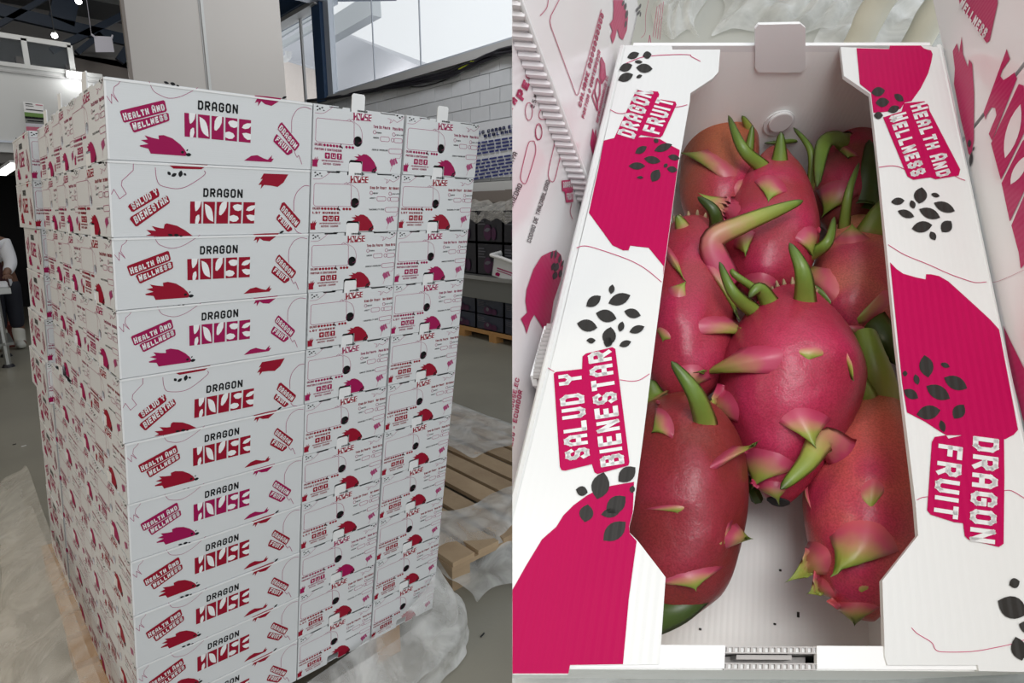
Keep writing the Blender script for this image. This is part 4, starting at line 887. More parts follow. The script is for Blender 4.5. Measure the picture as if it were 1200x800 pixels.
for q in ((740,118,106,66,-80),(828,113,46,24,-20),(694,180,52,28,-75),(877,196,120,62,-25),(795,240,126,64,-28),(668,248,78,44,-30),(640,152,24,26,0),(750,334,114,66,10),(892,330,80,58,55),(815,398,58,30,-75)): A.leaf(3, 'bblack', 900 + q[0]/4, 400 + q[1]/4, q[2]/4, q[3]/4, q[4])
for q in ((1152,333,52,48,20),(1142,447,150,104,-25),(1215,540,90,60,-20),(1172,640,116,70,-75)): A.leaf(3, 'bblack', 900 + q[0]/4, 600 + q[1]/4, q[2]/4, q[3]/4, q[4])
A.poly(2, 'bpink', [(1034.5,138),(1056,131),(1059,121.5),(1083,119),(1088,124),(1089,130),(1125,199),(1123,206),(1096,210.5),(1090,208),(1070,211),(1063,207)])
A.text(4, 'bwhite', 'HEALTH AND', (1065.5, 125), (1098, 209), (19.5, -5), 1.25, True)
A.text(4, 'bwhite', 'WELLNESS', (1041, 137.5), (1068, 208.5), (20.5, -6), 1.25, True)
A.poly(2, 'bpink', [(1091.5,518),(1095,512),(1108,510),(1111,514),(1136,508),(1176,513.5),(1176.5,560),(1175.5,637),(1170,641),(1134,632),(1130,628),(1128,613),(1118,612),(1090,603),(1086,598)])
A.text(4, 'bwhite', 'DRAGON', (1139.5, 511), (1135, 634), (30.5, 4), 1.25)
A.text(4, 'bwhite', 'FRUIT', (1098.5, 520), (1092.5, 605), (29, 4.5), 1.25)
for P in (z4([(870,22),(895,36),(922,46)]), z4([(563,348),(640,395),(750,440),(850,485),(950,520),(985,525),(1022,522)]), z2([(520,785),(570,778),(610,782),(640,795)]), z6([(697,743),(720,732),(748,728)]), z6([(1105,700),(1140,700),(1200,735)]), z8([(672,542),(700,570),(765,610),(785,645),(830,655),(960,652),(1060,635),(1140,618),(1200,598)])):
    A.line(1, 'bline', P, .8)
o = A.emit('print', BK, pw_, None, step=.00012, base=.00015, cut=True); o.data.transform(Matrix.Translation(-cbase)); o.parent = rf

# ------------------------------------------------------------------ neighbouring cartons, film wrapped, one layer higher
LU = V((-.36, -.09, 1)).normalized(); LE = V((SK, 1, 0))          # the two cartons on the left lean outwards
def lean_uv(px, py, c, z0):
    d = bray(px, py); m_ = Matrix((LE, LU, -d)).transposed(); s = m_.inverted() @ (CB - V((c, 0, z0))); return s.x, s.y
def lean_p(c, z0): return lambda u, v, d: V((c - d, 0, z0)) + LE * u + LU * v
def wall_at(px, py, c, z0, off=0.): u, v = lean_uv(px, py, c, z0); return lean_p(c, z0)(u, v, -off)
NK = {'npink': 'npink', 'nblack': 'nblack', 'bwhite': 'npaper'}
def neighbour(name, a0, a1, y0, y1, w0, w1, label):
    base = Pl((a0 + a1)/2, (y0 + y1)/2, w0); t = rooted(name, base, label, 'carton', 'film wrapped cartons around the open one')
    b = MB_(); e = .004
    for s in ((a0, a1, y0, y1, w0, w0+e), (a0, a1, y0, y0+e, w0+e, w1), (a0, a1, y1-e, y1, w0+e, w1)): slab(b, *s)
    robj(b, 'carton_body', M['npaper'], t, base)
    b = MB_(); slab(b, a1-e, a1, y0+e, y1-e, w0+e, w1); p1 = robj(b, 'side_panel', M['npaper'], t, base)
    b = MB_(); slab(b, a0, a0+e, y0+e, y1-e, w0+e, w1); p0 = robj(b, 'side_panel', M['npaper'], t, base)
    return t, base, p0, p1
C3 = BW + .006
WT = .165
def leaner(c, z0, y0, y1, h0, h1, label):
    pf = lean_p(c, z0); base = pf((y0 + y1)/2, h0, .15); t = rooted('wrapped_carton', base, label, 'carton', 'film wrapped cartons around the open one')
    def sl(d0, d1, u0, u1, v0, v1):
        return [pf(u, v, d) for v in (v0, v1) for d, u in ((d1, u0), (d0, u0), (d0, u1), (d1, u1))]
    Fc = [(0,3,2,1),(4,5,6,7),(0,1,5,4),(1,2,6,5),(2,3,7,6),(3,0,4,7)]; e = .004
    b = MB_(); b.add(sl(0, .3, y0, y1, h0, h0 + e), Fc); b.add(sl(e, .3, y0, y0 + e, h0, h1), Fc); b.add(sl(e, .3, y1 - e, y1, h0, h1), Fc); robj(b, 'carton_body', M['npaper'], t, base)
    b = MB_(); b.add(sl(0, e, y0, y1, h0, h1), Fc); p = robj(b, 'end_panel', M['npaper'], t, base)
    b = MB_(); b.add(sl(.296, .3, y0 + e, y1 - e, h0, h1), Fc); robj(b, 'end_panel', M['npaper'], t, base)
    return t, base, p
C1, Z1, C2, Z2 = -.0135, -.015, -.005, -.006
n1, b1, p1 = leaner(C1, Z1, .070, .324, -.078, .150, 'white carton end with Spanish print at left of the open carton')
n2, b2, p2 = leaner(C2, Z2, .2985, .545, -.03, .165, 'film wrapped white carton end behind, upper left of the open carton')
pf_ = lean_p(C2, Z2); b = MB_()
for j in range(30): h = -.025 + j*.0064; b.tube([pf_(.2978, h, .0005), pf_(.2978, h + .0012, .012)], .0021, 6)
robj(b, 'fluted_edge', M['npaper'], n2, b2, smooth=True)
b = MB_(); b.tube([pf_(.2985, -.03, .0), pf_(.2985, .165, .0)], .0016, 8); robj(b, 'corner_fold', M['rim'], n2, b2, smooth=True)
n5, b5, p5 = leaner(C2 - .004, Z2, .55, .80, -.03, .165, 'film wrapped carton farthest back at the upper left')
n3, b3, p3, _ = neighbour('wrapped_carton', C3, C3 + .30, -.12, .33, -.004, WT, 'film wrapped white carton long side standing right of the open carton')
n4, b4, p4, _ = neighbour('wrapped_carton', C3, C3 + .30, .334, .52, -.004, WT, 'film wrapped carton at the upper right photo corner behind the other')
def vart(c): 
    def fn(px, py): p = bwall(px, py, c); return (p.y, p.z)
    return Art(fn), (lambda u, v, d: Pl(c, u, v) + V((1, 0, 0)) * (-d if c < BW/2 else d))
def lart(c, z0):
    return Art(lambda px, py: lean_uv(px, py, c, z0)), lean_p(c, z0)
def vemit(A, pl, par, base, st=.00018):
    o = A.emit('print', NK, pl, None, step=st, base=.0003, cut=True); o.data.transform(Matrix.Translation(-base)); o.parent = par
A, pf = lart(C1, Z1)
i4 = lambda P: [(600 + x/2.963, 150 + y/2.963) for x, y in P]
zz = lambda P: [(600 + x/5.333, y/5.333) for x, y in P]
A.text(1, 'npink', 'PESO NETO', (612, 119), (650, 22), (-8.5, -7), 1.5, True); A.text(1, 'npink', 'TIPO DE FRUTA', (556, 205), (606, 118), (-7, -7), 1.5, True)
A.ring(1, 'npink', 619, 130.5, 4.2, 10.5, .8, 18); A.text(1, 'nblack', '2.5 KG.', (625, 127), (632, 106), (-4.5, -2), 1)
A.line(1, 'npink', zz([(200,645),(168,700),(165,730),(180,745),(215,740),(245,690)]), .8); A.ring(1, 'npink', 630.5, 154, 3.6, 9.5, .8, 18)
A.line(1, 'npink', i4([(62,45),(52,60),(30,150),(28,178),(38,192),(50,182),(76,100),(80,68),(74,45)]), .8, True, True); A.ring(1, 'npink', 600 + 90/2.963, 150 + 15/2.963, 4, 9, .8)
A.line(1, 'npink', i4([(152,30),(128,130),(124,165),(132,184),(146,178),(166,100),(186,48)]), .8)
A.text(1, 'nblack', 'PITAHAYA', (590, 212), (606, 180), (-5, -3), 1.0); A.text(1, 'nblack', 'VARIEDAD', (597, 250), (611.5, 217), (-5, -3), 1.0); A.text(1, 'nblack', 'CODIGO DE TRAZABILIDAD:', (621, 285), (644.5, 211), (-4.5, -2.5), 1.0)
A.poly(2, 'npink', i4([(170,182),(212,178),(214,213),(208,215),(210,256),(185,259),(180,222),(171,219)])); A.text(4, 'bwhite', 'DRAGON', i4([(173,208)])[0], i4([(210,204)])[0], (-.3, -7), 1.3); A.text(4, 'bwhite', 'FRUIT', i4([(186,250)])[0], i4([(207,247)])[0], (-.6, -8), 1.3)
A.line(1, 'npink', i4([(205,262),(200,290),(208,315)]), .6)
A.poly(1, 'npink', i4([(130,430),(150,424),(168,440),(176,480),(166,530),(142,600),(133,660),(120,722),(96,680),(75,648),(62,670),(48,715),(42,690),(28,662),(50,640),(44,600),(48,560),(72,490),(100,445)]))
for q in ((135,440,30,8,80),(148,438,34,9,80),(162,455,30,10,80),(172,470,26,7,70),(140,480,30,14,70),(150,483,34,20,70),(146,512,30,18,70),(165,505,30,12,80)): A.leaf(2, 'nblack', 600 + q[0]/2.963, 150 + q[1]/2.963, q[2]/2.963, q[3]/2.963, q[4])
A.text(1, 'npink', 'INFO@DRAGONHOUSE.EC', (588, 540), (608, 444), (-4.5, -2), 1.1); A.text(1, 'npink', 'QUEVEDO - ECUADOR', (596, 545), (611.5, 458), (-5, -2), 1.2)
vemit(A, pf, p1, b1)
A, pf = lart(C2, Z2)
A.line(1, 'npink', zz([(222,0),(212,50),(172,98)]), .8); A.line(1, 'npink', zz([(290,0),(240,95),(232,130),(240,170),(395,590),(404,596),(412,585),(555,60)]), .8, False)
A.text(1, 'npink', 'CALIBRE OOOOOOOOOO', zz([(428,675)])[0], zz([(572,95)])[0], (-3.4, -4), 1.5); A.text(1, 'npink', 'PARTIDA O CONTENEDOR', zz([(448,745)])[0], zz([(552,325)])[0], (-3, -3.6), 1.5)
for P in ([(498,600),(512,560),(530,640),(530,690)], [(514,570),(530,490),(548,520),(545,590),(530,640)], [(545,480),(555,360),(575,400),(580,480),(560,520)]): A.line(1, 'npink', zz(P), 1.6, False, True)
A.poly(1, 'npink', zz([(545,375),(575,400),(580,450),(566,518),(550,500)]))
A.text(1, 'npink', 'INFO@DRAGONHOUSE.EC', zz([(535,770)])[0], zz([(600,480)])[0], (-2.6, -2), 1.1); A.text(1, 'npink', 'QUEVEDO - ECUADOR', zz([(556,790)])[0], zz([(608,545)])[0], (-2.4, -2), 1.1)
A.poly(1, 'npink', zz([(630,0),(690,0),(722,110),(715,190),(690,250),(668,235),(655,180),(640,240),(625,275),(612,225),(624,190),(608,150),(628,120),(632,60)]))
for q in ((704,40,50,16,80),(712,90,60,18,80),(690,20,40,14,70),(706,150,50,14,80)): A.leaf(2, 'nblack', 600 + q[0]/5.333, q[1]/5.333, q[2]/5.333, q[3]/5.333, q[4])
A.poly(1, 'npink', [(691,168),(694,150),(696,158),(697.5,150),(699,165),(700,180),(697,193)])
A.line(1, 'npink', zz([(805,235),(830,200),(832,100),(850,0)]), .5); A.line(1, 'npink', zz([(850,265),(858,220),(865,268)]), 1, False)
for k in range(4): A.line(1, 'npink', zz([(878 + k*14, 230 + k*6), (905 + k*13, 40 - k*10)]), .7, False)
for q in ((780,60,40,12,60),(795,40,40,14,70),(788,80,40,12,60),(798,90,36,10,80)): A.leaf(2, 'nblack', 600 + q[0]/5.333, q[1]/5.333, q[2]/5.333, q[3]/5.333, q[4])
vemit(A, pf, p2, b2)
A, pf = vart(C3)
r6 = lambda P: [(1080 + x/2.667, y/2.667) for x, y in P]
A.poly(1, 'npink', r6([(112,-40),(122,20),(205,134),(214,128),(240,10),(236,-40)]))
A.text(3, 'bwhite', 'WELLNESS', r6([(118,22)])[0], r6([(198,122)])[0], (6.5, -13), 1.25, True)
A.poly(1, 'npink', r6([(112,135),(119,165),(127,114),(131,170),(147,210),(150,185),(160,200),(166,290),(165,440),(156,490),(148,478),(136,420),(125,375),(103,262),(106,215),(99,160)]))
A.leaf(2, 'nblack', 1080 + 157/2.667, 498/2.667, 18, 4, 85); A.leaf(2, 'nblack', 1080 + 152/2.667, 448/2.667, 10, 4, 85); A.leaf(2, 'nblack', 1080 + 165/2.667, 465/2.667, 6, 2, 70)
A.poly(1, 'npink', r6([(268,153),(278,185),(255,218),(248,238),(258,250),(274,240),(293,226),(300,246),(222,440),(212,418),(236,360),(232,338),(220,335),(205,360),(202,376),(196,350)]))
A.poly(1, 'npink', r6([(322,268),(306,262),(219,448),(250,562),(330,400)])); A.leaf(2, 'bwhite', 1080 + 288/2.667, 410/2.667, 66, 15, 74)
A.poly(1, 'npink', r6([(340,420),(318,440),(252,572),(278,692),(340,560)])); A.leaf(2, 'bwhite', 1080 + 308/2.667, 530/2.667, 40, 12, 60)
A.poly(1, 'npink', r6([(345,590),(322,612),(283,704),(306,790),(312,840),(345,800)]))
q7 = lambda P: [(1120 + x/2.58, 250 + y/2.58) for x, y in P]
A.poly(1, 'npink', q7([(146,338),(170,390),(220,490),(225,690),(206,622),(190,560),(165,470)])); A.line(1, 'npink', q7([(92,208),(130,205),(210,170)]), .35)
vemit(A, pf, p3, b3)
# folded tabs between the left carton and the open one
t = rooted('folded_tab', wall_at(630, 425, C1, Z1), 'white fluted tab sticking up between left carton and the open carton flap', 'tab'); bb = wall_at(630, 425, C1, Z1)
b = MB_(); q = [wall_at(x, y, C1, Z1, .006) for x, y in ((626,382),(636,380),(653,398),(648,440),(627,466),(612,452),(609,440))]; k = len(q)
b.add(q + [p + V((.003, 0, 0)) for p in q], [tuple(range(k)), tuple(range(2*k-1, k-1, -1))] + [(i, (i+1) % k, (i+1) % k + k, i + k) for i in range(k)]); robj(b, 'tab_panel', M['rim'], t, bb)
b = MB_(); q = [(627,383),(622,395),(617,410),(613,425),(610.5,440)]
for x, y in crom(q, 3): p = wall_at(x, y, C1, Z1, .008); b.tube([p + V((-.001, 0, 0)), p + V((.004, 0, 0))], .0022, 6)
robj(b, 'fluted_edge', M['flute'], t, bb)
A, pf = lart(C1 + .002, Z1); A.text(1, 'nblack', 'DRAGON', (633, 488), (645, 428), (-6.5, -2), 1.5)
o = A.emit('lettering', NK, pf, None, cut=True); o.data.transform(Matrix.Translation(-bb)); o.parent = t
t = rooted('folded_tab', wall_at(676, 268, C1, Z1), 'short white fold beside the left carton, above the fluted tab', 'tab'); bb = wall_at(676, 268, C1, Z1)
b = MB_(); q = [wall_at(x, y, C1, Z1, .008) for x, y in ((681,240),(687,243),(676,292),(668,293))]; b.add(q + [p + V((.0035, 0, 0)) for p in q], [(0,1,2,3),(7,6,5,4),(0,4,5,1),(1,5,6,2),(2,6,7,3),(3,7,4,0)]); robj(b, 'tab_panel', M['rim'], t, bb)
b = MB_(); b.tube([wall_at(671, 290, C1, Z1, .012), wall_at(675, 276, C1, Z1, .012)], .0016, 6); b.tube([wall_at(677, 270, C1, Z1, .012), wall_at(679, 262, C1, Z1, .012)], .0012, 6); robj(b, 'dark_slot', M['nblack'], t, bb)
# ------------------------------------------------------------------ dragon fruit
def fruit_material():
    mt = mat('dragon fruit skin', (.5, .05, .1), .34, spec=.42); nt = mt.node_tree; N = nt.nodes; L = nt.links; p = N['Principled BSDF']
    oi = N.new('ShaderNodeObjectInfo'); tc = N.new('ShaderNodeTexCoord')
    n1 = N.new('ShaderNodeTexNoise'); n1.inputs['Scale'].default_value = 22; n1.inputs['Detail'].default_value = 4; L.new(tc.outputs['Object'], n1.inputs['Vector'])
    n2 = N.new('ShaderNodeTexNoise'); n2.inputs['Scale'].default_value = 900; n2.inputs['Detail'].default_value = 2; L.new(tc.outputs['Object'], n2.inputs['Vector'])
    r1 = N.new('ShaderNodeMapRange'); r1.inputs[1].default_value = .38; r1.inputs[2].default_value = .64; L.new(n1.outputs['Fac'], r1.inputs[0])
    at = N.new('ShaderNodeAttribute'); at.attribute_name = 'rosy'
    ad = N.new('ShaderNodeMath'); ad.operation = 'MULTIPLY_ADD'; ad.inputs[1].default_value = .20; ad.use_clamp = True; L.new(r1.outputs[0], ad.inputs[0]); L.new(at.outputs['Fac'], ad.inputs[2])
    m1 = N.new('ShaderNodeMix'); m1.data_type = 'RGBA'; m1.inputs[7].default_value = (.46, .026, .088, 1); L.new(ad.outputs[0], m1.inputs[0]); L.new(oi.outputs['Color'], m1.inputs[6])
    ga = N.new('ShaderNodeAttribute'); ga.attribute_name = 'greenish'
    m2 = N.new('ShaderNodeMix'); m2.data_type = 'RGBA'; m2.inputs[7].default_value = (.27, .26, .04, 1); L.new(ga.outputs['Fac'], m2.inputs[0]); L.new(m1.outputs[2], m2.inputs[6])
    r2 = N.new('ShaderNodeMapRange'); r2.inputs[1].default_value = .35; r2.inputs[2].default_value = .62; r2.inputs[3].default_value = .80; r2.inputs[4].default_value = 1.1; L.new(n2.outputs['Fac'], r2.inputs[0])
    m3 = N.new('ShaderNodeMix'); m3.data_type = 'RGBA'; m3.blend_type = 'MULTIPLY'; m3.inputs[0].default_value = 1; L.new(m2.outputs[2], m3.inputs[6]); L.new(r2.outputs[0], m3.inputs[7])
    L.new(m3.outputs[2], p.inputs['Base Color'])
    n3 = N.new('ShaderNodeTexNoise'); n3.inputs['Scale'].default_value = 38; n3.inputs['Detail'].default_value = 3; L.new(tc.outputs['Object'], n3.inputs['Vector'])
    b0 = N.new('ShaderNodeBump'); b0.inputs['Strength'].default_value = .35; b0.inputs['Distance'].default_value = .006; L.new(n3.outputs['Fac'], b0.inputs['Height'])
    b = N.new('ShaderNodeBump'); L.new(b0.outputs['Normal'], b.inputs['Normal']); b.inputs['Strength'].default_value = .10; b.inputs['Distance'].default_value = .002; L.new(n2.outputs['Fac'], b.inputs['Height']); L.new(b.outputs['Normal'], p.inputs['Normal'])
    p.inputs['Subsurface Weight'].default_value = .06; p.inputs['Subsurface Radius'].default_value = (.01, .004, .003); p.inputs['Subsurface Scale'].default_value = .3
    return mt
def bract_material(name, stops):
    mt = mat(name, (.3, .4, .1), .38); nt = mt.node_tree; N = nt.nodes; L = nt.links; p = N['Principled BSDF']
    a = N.new('ShaderNodeAttribute'); a.attribute_name = 'along'; r = N.new('ShaderNodeValToRGB'); e = r.color_ramp.elements
    while len(e) < len(stops): e.new(.5)
    for i, (t, c) in enumerate(stops): e[i].position = t; e[i].color = (*c, 1)
    tc = N.new('ShaderNodeTexCoord'); n = N.new('ShaderNodeTexNoise'); n.inputs['Scale'].default_value = 120; L.new(tc.outputs['Object'], n.inputs['Vector'])
    ad = N.new('ShaderNodeMath'); ad.operation = 'MULTIPLY_ADD'; ad.inputs[1].default_value = .16; L.new(n.outputs['Fac'], ad.inputs[0])
    sb = N.new('ShaderNodeMath'); sb.operation = 'SUBTRACT'; sb.inputs[1].default_value = .08; L.new(a.outputs['Fac'], sb.inputs[0]); L.new(sb.outputs[0], ad.inputs[2])
    L.new(ad.outputs[0], r.inputs[0])
    oi = N.new('ShaderNodeObjectInfo'); mr = N.new('ShaderNodeMapRange'); mr.inputs[1].default_value = .06; mr.inputs[2].default_value = .40; L.new(a.outputs['Fac'], mr.inputs[0])
    x = N.new('ShaderNodeMix'); x.data_type = 'RGBA'; L.new(mr.outputs[0], x.inputs[0]); L.new(oi.outputs['Color'], x.inputs[6]); L.new(r.outputs[0], x.inputs[7]); L.new(x.outputs[2], p.inputs['Base Color']); return mt
M['skin_fruit'] = fruit_material()
M['bract'] = bract_material('pink based green bract', [(0, (.40, .036, .085)), (.30, (.50, .07, .14)), (.50, (.46, .24, .12)), (.66, (.30, .33, .06)), (.9, (.16, .24, .03)), (1, (.06, .09, .02))])
M['bract_green'] = bract_material('green bract', [(0, (.40, .16, .10)), (.14, (.30, .28, .07)), (.4, (.20, .29, .045)), (.85, (.10, .17, .025)), (1, (.05, .07, .02))])
M['bract_dark'] = bract_material('dark green bract', [(0, (.10, .13, .03)), (.4, (.055, .10, .016)), (1, (.03, .05, .01))])
M['dry'] = mat('dry brown flower scar', (.35, .25, .14), .8)
def bez(a, b, c, t): return a*((1-t)**2) + b*(2*t*(1-t)) + c*(t*t)
U_ = lambda *P: [(738 + x/2.279, 94 + y/2.279) for x, y in P]
W_ = lambda *P: [(738 + x/2.274, 398 + y/2.274) for x, y in P]
from mathutils.bvhtree import BVHTree
def make_fruit(label, A_, B_, prof, color, green, fins=(), blades=(), seed=1, scar=False, stalk=None, end=False, rz=.85):
    """A_, B_: (px, py, w) ends of the axis; prof: (t, half width in photo px);
    fins: (left, right, tip, lift) fleshy scales lying on the fruit; blades: (path px, width m, lift m, kind) free standing bracts"""
    rd = random.Random(seed); a = bp(*A_); c = bp(*B_); ax = (c - a); Ln = ax.length; ax.normalize(); mid = (a + c) / 2
    e1 = ax.cross(V((0, 0, 1))).normalized(); e2 = e1.cross(ax).normalized()
    nr, ns = 44, 60; vs_ = []; tt = []; ph = [rd.uniform(0, 6.28) for _ in range(4)]
    ts = [p[0] for p in prof]; hs = [p[1] for p in prof]
    def half(t):
        for i in range(len(ts) - 1):
            if t <= ts[i+1]:
                u = (t - ts[i]) / (ts[i+1] - ts[i]); h0, h1 = hs[i], hs[i+1]
                m0 = (hs[i+1] - hs[max(0, i-1)]) / (ts[i+1] - ts[max(0, i-1)]) * (ts[i+1] - ts[i]); m1 = (hs[min(len(hs)-1, i+2)] - h0) / (ts[min(len(ts)-1, i+2)] - ts[i]) * (ts[i+1] - ts[i])
                return (2*u**3 - 3*u*u + 1)*h0 + (u**3 - 2*u*u + u)*m0 + (-2*u**3 + 3*u*u)*h1 + (u**3 - u*u)*m1
        return hs[-1]
    lowest = 0
    for i in range(nr + 1):
        t = i / nr; ctr = a + ax*(Ln*t); r = max(.0015, half(t) * bpx(ctr)[2] / FPX * .965)
        lowest = max(lowest, r)
        for k in range(ns):
            th = 2*math.pi*k/ns; rr = r * (1 + .02*math.sin(3*th + ph[0] + 3*t) + .014*math.sin(5*th + ph[1] - 4*t) + .016*math.sin(7*t + ph[2] + th))
            vs_.append(ctr + e1*(rr*math.cos(th)) + e2*(rr*math.sin(th))); tt.append(t)
    F = [(i*ns + k, i*ns + (k+1) % ns, (i+1)*ns + (k+1) % ns, (i+1)*ns + k) for i in range(nr) for k in range(ns)]
    F += [tuple(range(ns))[::-1], tuple(nr*ns + k for k in range(ns))]
    base = mid - V((0, 0, lowest))
    bvh = BVHTree.FromPolygons(vs_, F)
    def surf(px, py, zd=None):
        d = bray(px, py); hit = bvh.ray_cast(CB, d.normalized())
        if hit[0] is not None: return hit[0], hit[1] if hit[1].dot(d) < 0 else -hit[1]
        p = bp(px, py, zd if zd is not None else mid.z); q = bvh.find_nearest(p); o = (p - mid); o -= ax*o.dot(ax)*.6
        return (p if (p - q[0]).length < .03 else q[0] + (p - q[0]).normalized()*.03), o.normalized()
    rosy = [0.] * len(vs_); nv = list(vs_); sheets = []
    for L3, R3, T3, lift in fins:
        gx, gy = (L3[0]+R3[0])/2, (L3[1]+R3[1])/2; L3, R3 = [(gx + (q[0]-gx)*1.28, gy + (q[1]-gy)*1.28) for q in (L3, R3)]
        nx, ny = 12, 12; P = []; B = []; S_ = []
        m2 = ((L3[0]+R3[0])/2, (L3[1]+R3[1])/2); bow = ((m2[0]-T3[0])*.75, (m2[1]-T3[1])*.75); z0 = surf(*m2)[0].z
        apex = surf(m2[0] + bow[0]*.5, m2[1] + bow[1]*.5); tipdir = surf(*T3, z0)[0] - apex[0]; tipdir -= apex[1]*tipdir.dot(apex[1]); tl = tipdir.length; tipdir.normalize(); sd0 = apex[1].cross(tipdir)
        wd = (surf(*L3, z0)[0] - surf(*R3, z0)[0]).length
        for j in range(ny + 1):
            s = j / ny; f = (1 - s) ** 1.7 * .92 + .08*(1 - s)
            for i in range(nx + 1):
                t = i / nx; u = 2*t - 1
                bx = L3[0] + (R3[0]-L3[0])*t + bow[0]*(1-u*u); by = L3[1] + (R3[1]-L3[1])*t + bow[1]*(1-u*u)
                cx = m2[0] + (T3[0]-m2[0])*s; cy = m2[1] + (T3[1]-m2[1])*s
                q, n = surf(cx + (bx - m2[0])*f, cy + (by - m2[1])*f, z0)
                h = lift*1.35 * s**1.5 + .0030*math.sin(math.pi*min(1, s*1.1))*(1 - .5*u*u) - .0009*(1 - s)**5
                P.append(q + n*h); B.append(q + n*(h - .0035*(1 - s)**.6*min(1, .25 + s) - .0006)); S_.append(min(1, s*.95 + .16*abs(u)**3*min(1, s*2)))
        sheets.append((P, B, S_, nx, ny))
        for i, v in enumerate(vs_):                 # the skin swells and turns rosy above each scale
            q = v - apex[0]
            if q.length > .05: continue
            un, sn = q.dot(tipdir), q.dot(sd0)
            g = math.exp(-(sn/(wd*.5*(1 + max(0, -un)/.05)))**2) * (math.exp(-(un/.020)**2) if un < 0 else math.exp(-(un/.006)**2))
            nv[i] = nv[i] + apex[1]*(.0022*g); rosy[i] = max(rosy[i], g)
    t0 = rooted('dragon_fruit', base, label, 'dragon fruit', 'dragon fruit in the open carton')
    body = mesh_obj('fruit_body', [v - base for v in nv], F, M['skin_fruit'], t0, smooth=True)
    at = body.data.attributes.new('rosy', 'FLOAT', 'POINT'); at.data.foreach_set('value', [min(1, r*rz) for r in rosy])
    at = body.data.attributes.new('greenish', 'FLOAT', 'POINT'); at.data.foreach_set('value', [green * max(0, 1 - t/.36)**1.2 for t in tt])
    body.color = (*color, 1)
    for P, B, S_, nx, ny in sheets:
        n = len(P); Fb = []; w = nx + 1
        for j in range(ny):
            for i in range(nx):
                q = (j*w+i, j*w+i+1, (j+1)*w+i+1, (j+1)*w+i); Fb.append(q); Fb.append(tuple(n + x for x in reversed(q)))
        for j in range(ny):
            for i in (0, nx): x, y = j*w+i, (j+1)*w+i; Fb.append((x, y, y+n, x+n))
        for i in range(nx):
            for j in (0, ny): x, y = j*w+i, j*w+i+1; Fb.append((x, y, y+n, x+n))
        o = mesh_obj('bract', [v - base for v in P + B], Fb, M['bract'], t0, smooth=True)
        bm = bmesh.new(); bm.from_mesh(o.data); bmesh.ops.recalc_face_normals(bm, faces=bm.faces); bm.to_mesh(o.data); bm.free()
        o.color = (color[0]*1.12 + .05, color[1]*1.05, color[2]*1.2 + .02, 1); at = o.data.attributes.new('along', 'FLOAT', 'POINT'); at.data.foreach_set('value', S_ + S_)
    r0 = half(0) * bpx(a)[2] / FPX
    if scar:
        b = MB_()
        for k in range(16):
            an = 2*math.pi*k/16; p0 = a + e1*(r0*.92*math.cos(an)) + e2*(r0*.92*math.sin(an)); b.tube([p0 + ax*.002, p0 - ax*(.003 + .003*rd.random()) + e1*(.002*math.cos(an))], [.0022, .0007], 5)
        b.v = [v - base for v in b.v]; b.obj('dry_scar', M['dry'], t0, smooth=True)
    if end:
        b = MB_(); r1 = half(1) * 1.0 * bpx(c)[2] / FPX; b.tube([c - ax*.012, c + ax*.001, c + ax*.003], [r1*.98, r1*.9, r1*.5], 20); b.v = [v - base for v in b.v]; o = b.obj('flower_scar', M['dark'], t0, smooth=True)
    if stalk:
        pts, rr = stalk; P = [bp(*q) for q in pts]; b = MB_(); k = len(P)
        cv = [V(q) for q in crom([tuple(q) for q in P], 5)]; n = len(cv) - 1; b.tube(cv, [rr[0] + (rr[1]-rr[0])*i/n for i in range(n + 1)], 16); b.v = [v - base for v in b.v]; o = b.obj('stalk', M['bract_green'], t0, smooth=True)
        o.color = (.26, .27, .05, 1); at = o.data.attributes.new('along', 'FLOAT', 'POINT'); at.data.foreach_set('value', [.18 + .35*(1 - (i//16)/n) for i in range(len(o.data.vertices))])
    for path, w0, lift, kind in blades:
        bpnt, out = surf(*path[0]); n = len(path) - 1; ctl = [bpnt - out*.006, bpnt - out*.0005]
        for i in range(1, n + 1): ctl.append(bp(path[i][0], path[i][1], bpnt.z + lift * (i/n)**.8 + (.006*math.sin(math.pi*i/n))))
        cv = [V(q) for q in crom([tuple(q) for q in ctl], 6)]; N_ = len(cv) - 1; P = []; S_ = []; X = 7
        for i in range(N_ + 1):
            s = i / N_; tg = (cv[min(N_, i+1)] - cv[max(0, i-1)]).normalized()
            view = (CB - cv[i]).normalized(); nn = (out*(1 - s)*.5 + view*(.5 + s*.3)).normalized(); sd = tg.cross(nn).normalized(); nn = sd.cross(tg).normalized()
            w = w0*.5*((1 - s)**.62)*(1.15 if kind == 'p' else 1.05)*(1 + (.7*math.exp(-s*7) if kind == 'p' else 0)) + .0005; th = .0040*(1 - .7*s)
            for side in (0, 1):
                for x in range(X):
                    u = -1 + 2*x/(X-1); arch = (1 - u*u) * w * .32
                    P.append(cv[i] + sd*(w*u) + nn*((arch + th*.5*(1 - abs(u)**3)) if side == 0 else (arch*.45 - th*.5*(1 - abs(u)**3)))); S_.append(s)
        Fb = []; st = 2*X
        for i in range(N_):
            for x in range(X - 1):
                Fb.append((i*st + x, (i+1)*st + x, (i+1)*st + x + 1, i*st + x + 1)); Fb.append((i*st + X + x + 1, (i+1)*st + X + x + 1, (i+1)*st + X + x, i*st + X + x))
            Fb.append((i*st, i*st + X, (i+1)*st + X, (i+1)*st)); Fb.append((i*st + X - 1, (i+1)*st + X - 1, (i+1)*st + 2*X - 1, i*st + 2*X - 1))
        o = mesh_obj('bract', [v - base for v in P], Fb, M[{'p': 'bract', 'g': 'bract_green', 'd': 'bract_dark'}[kind]], t0, smooth=True)
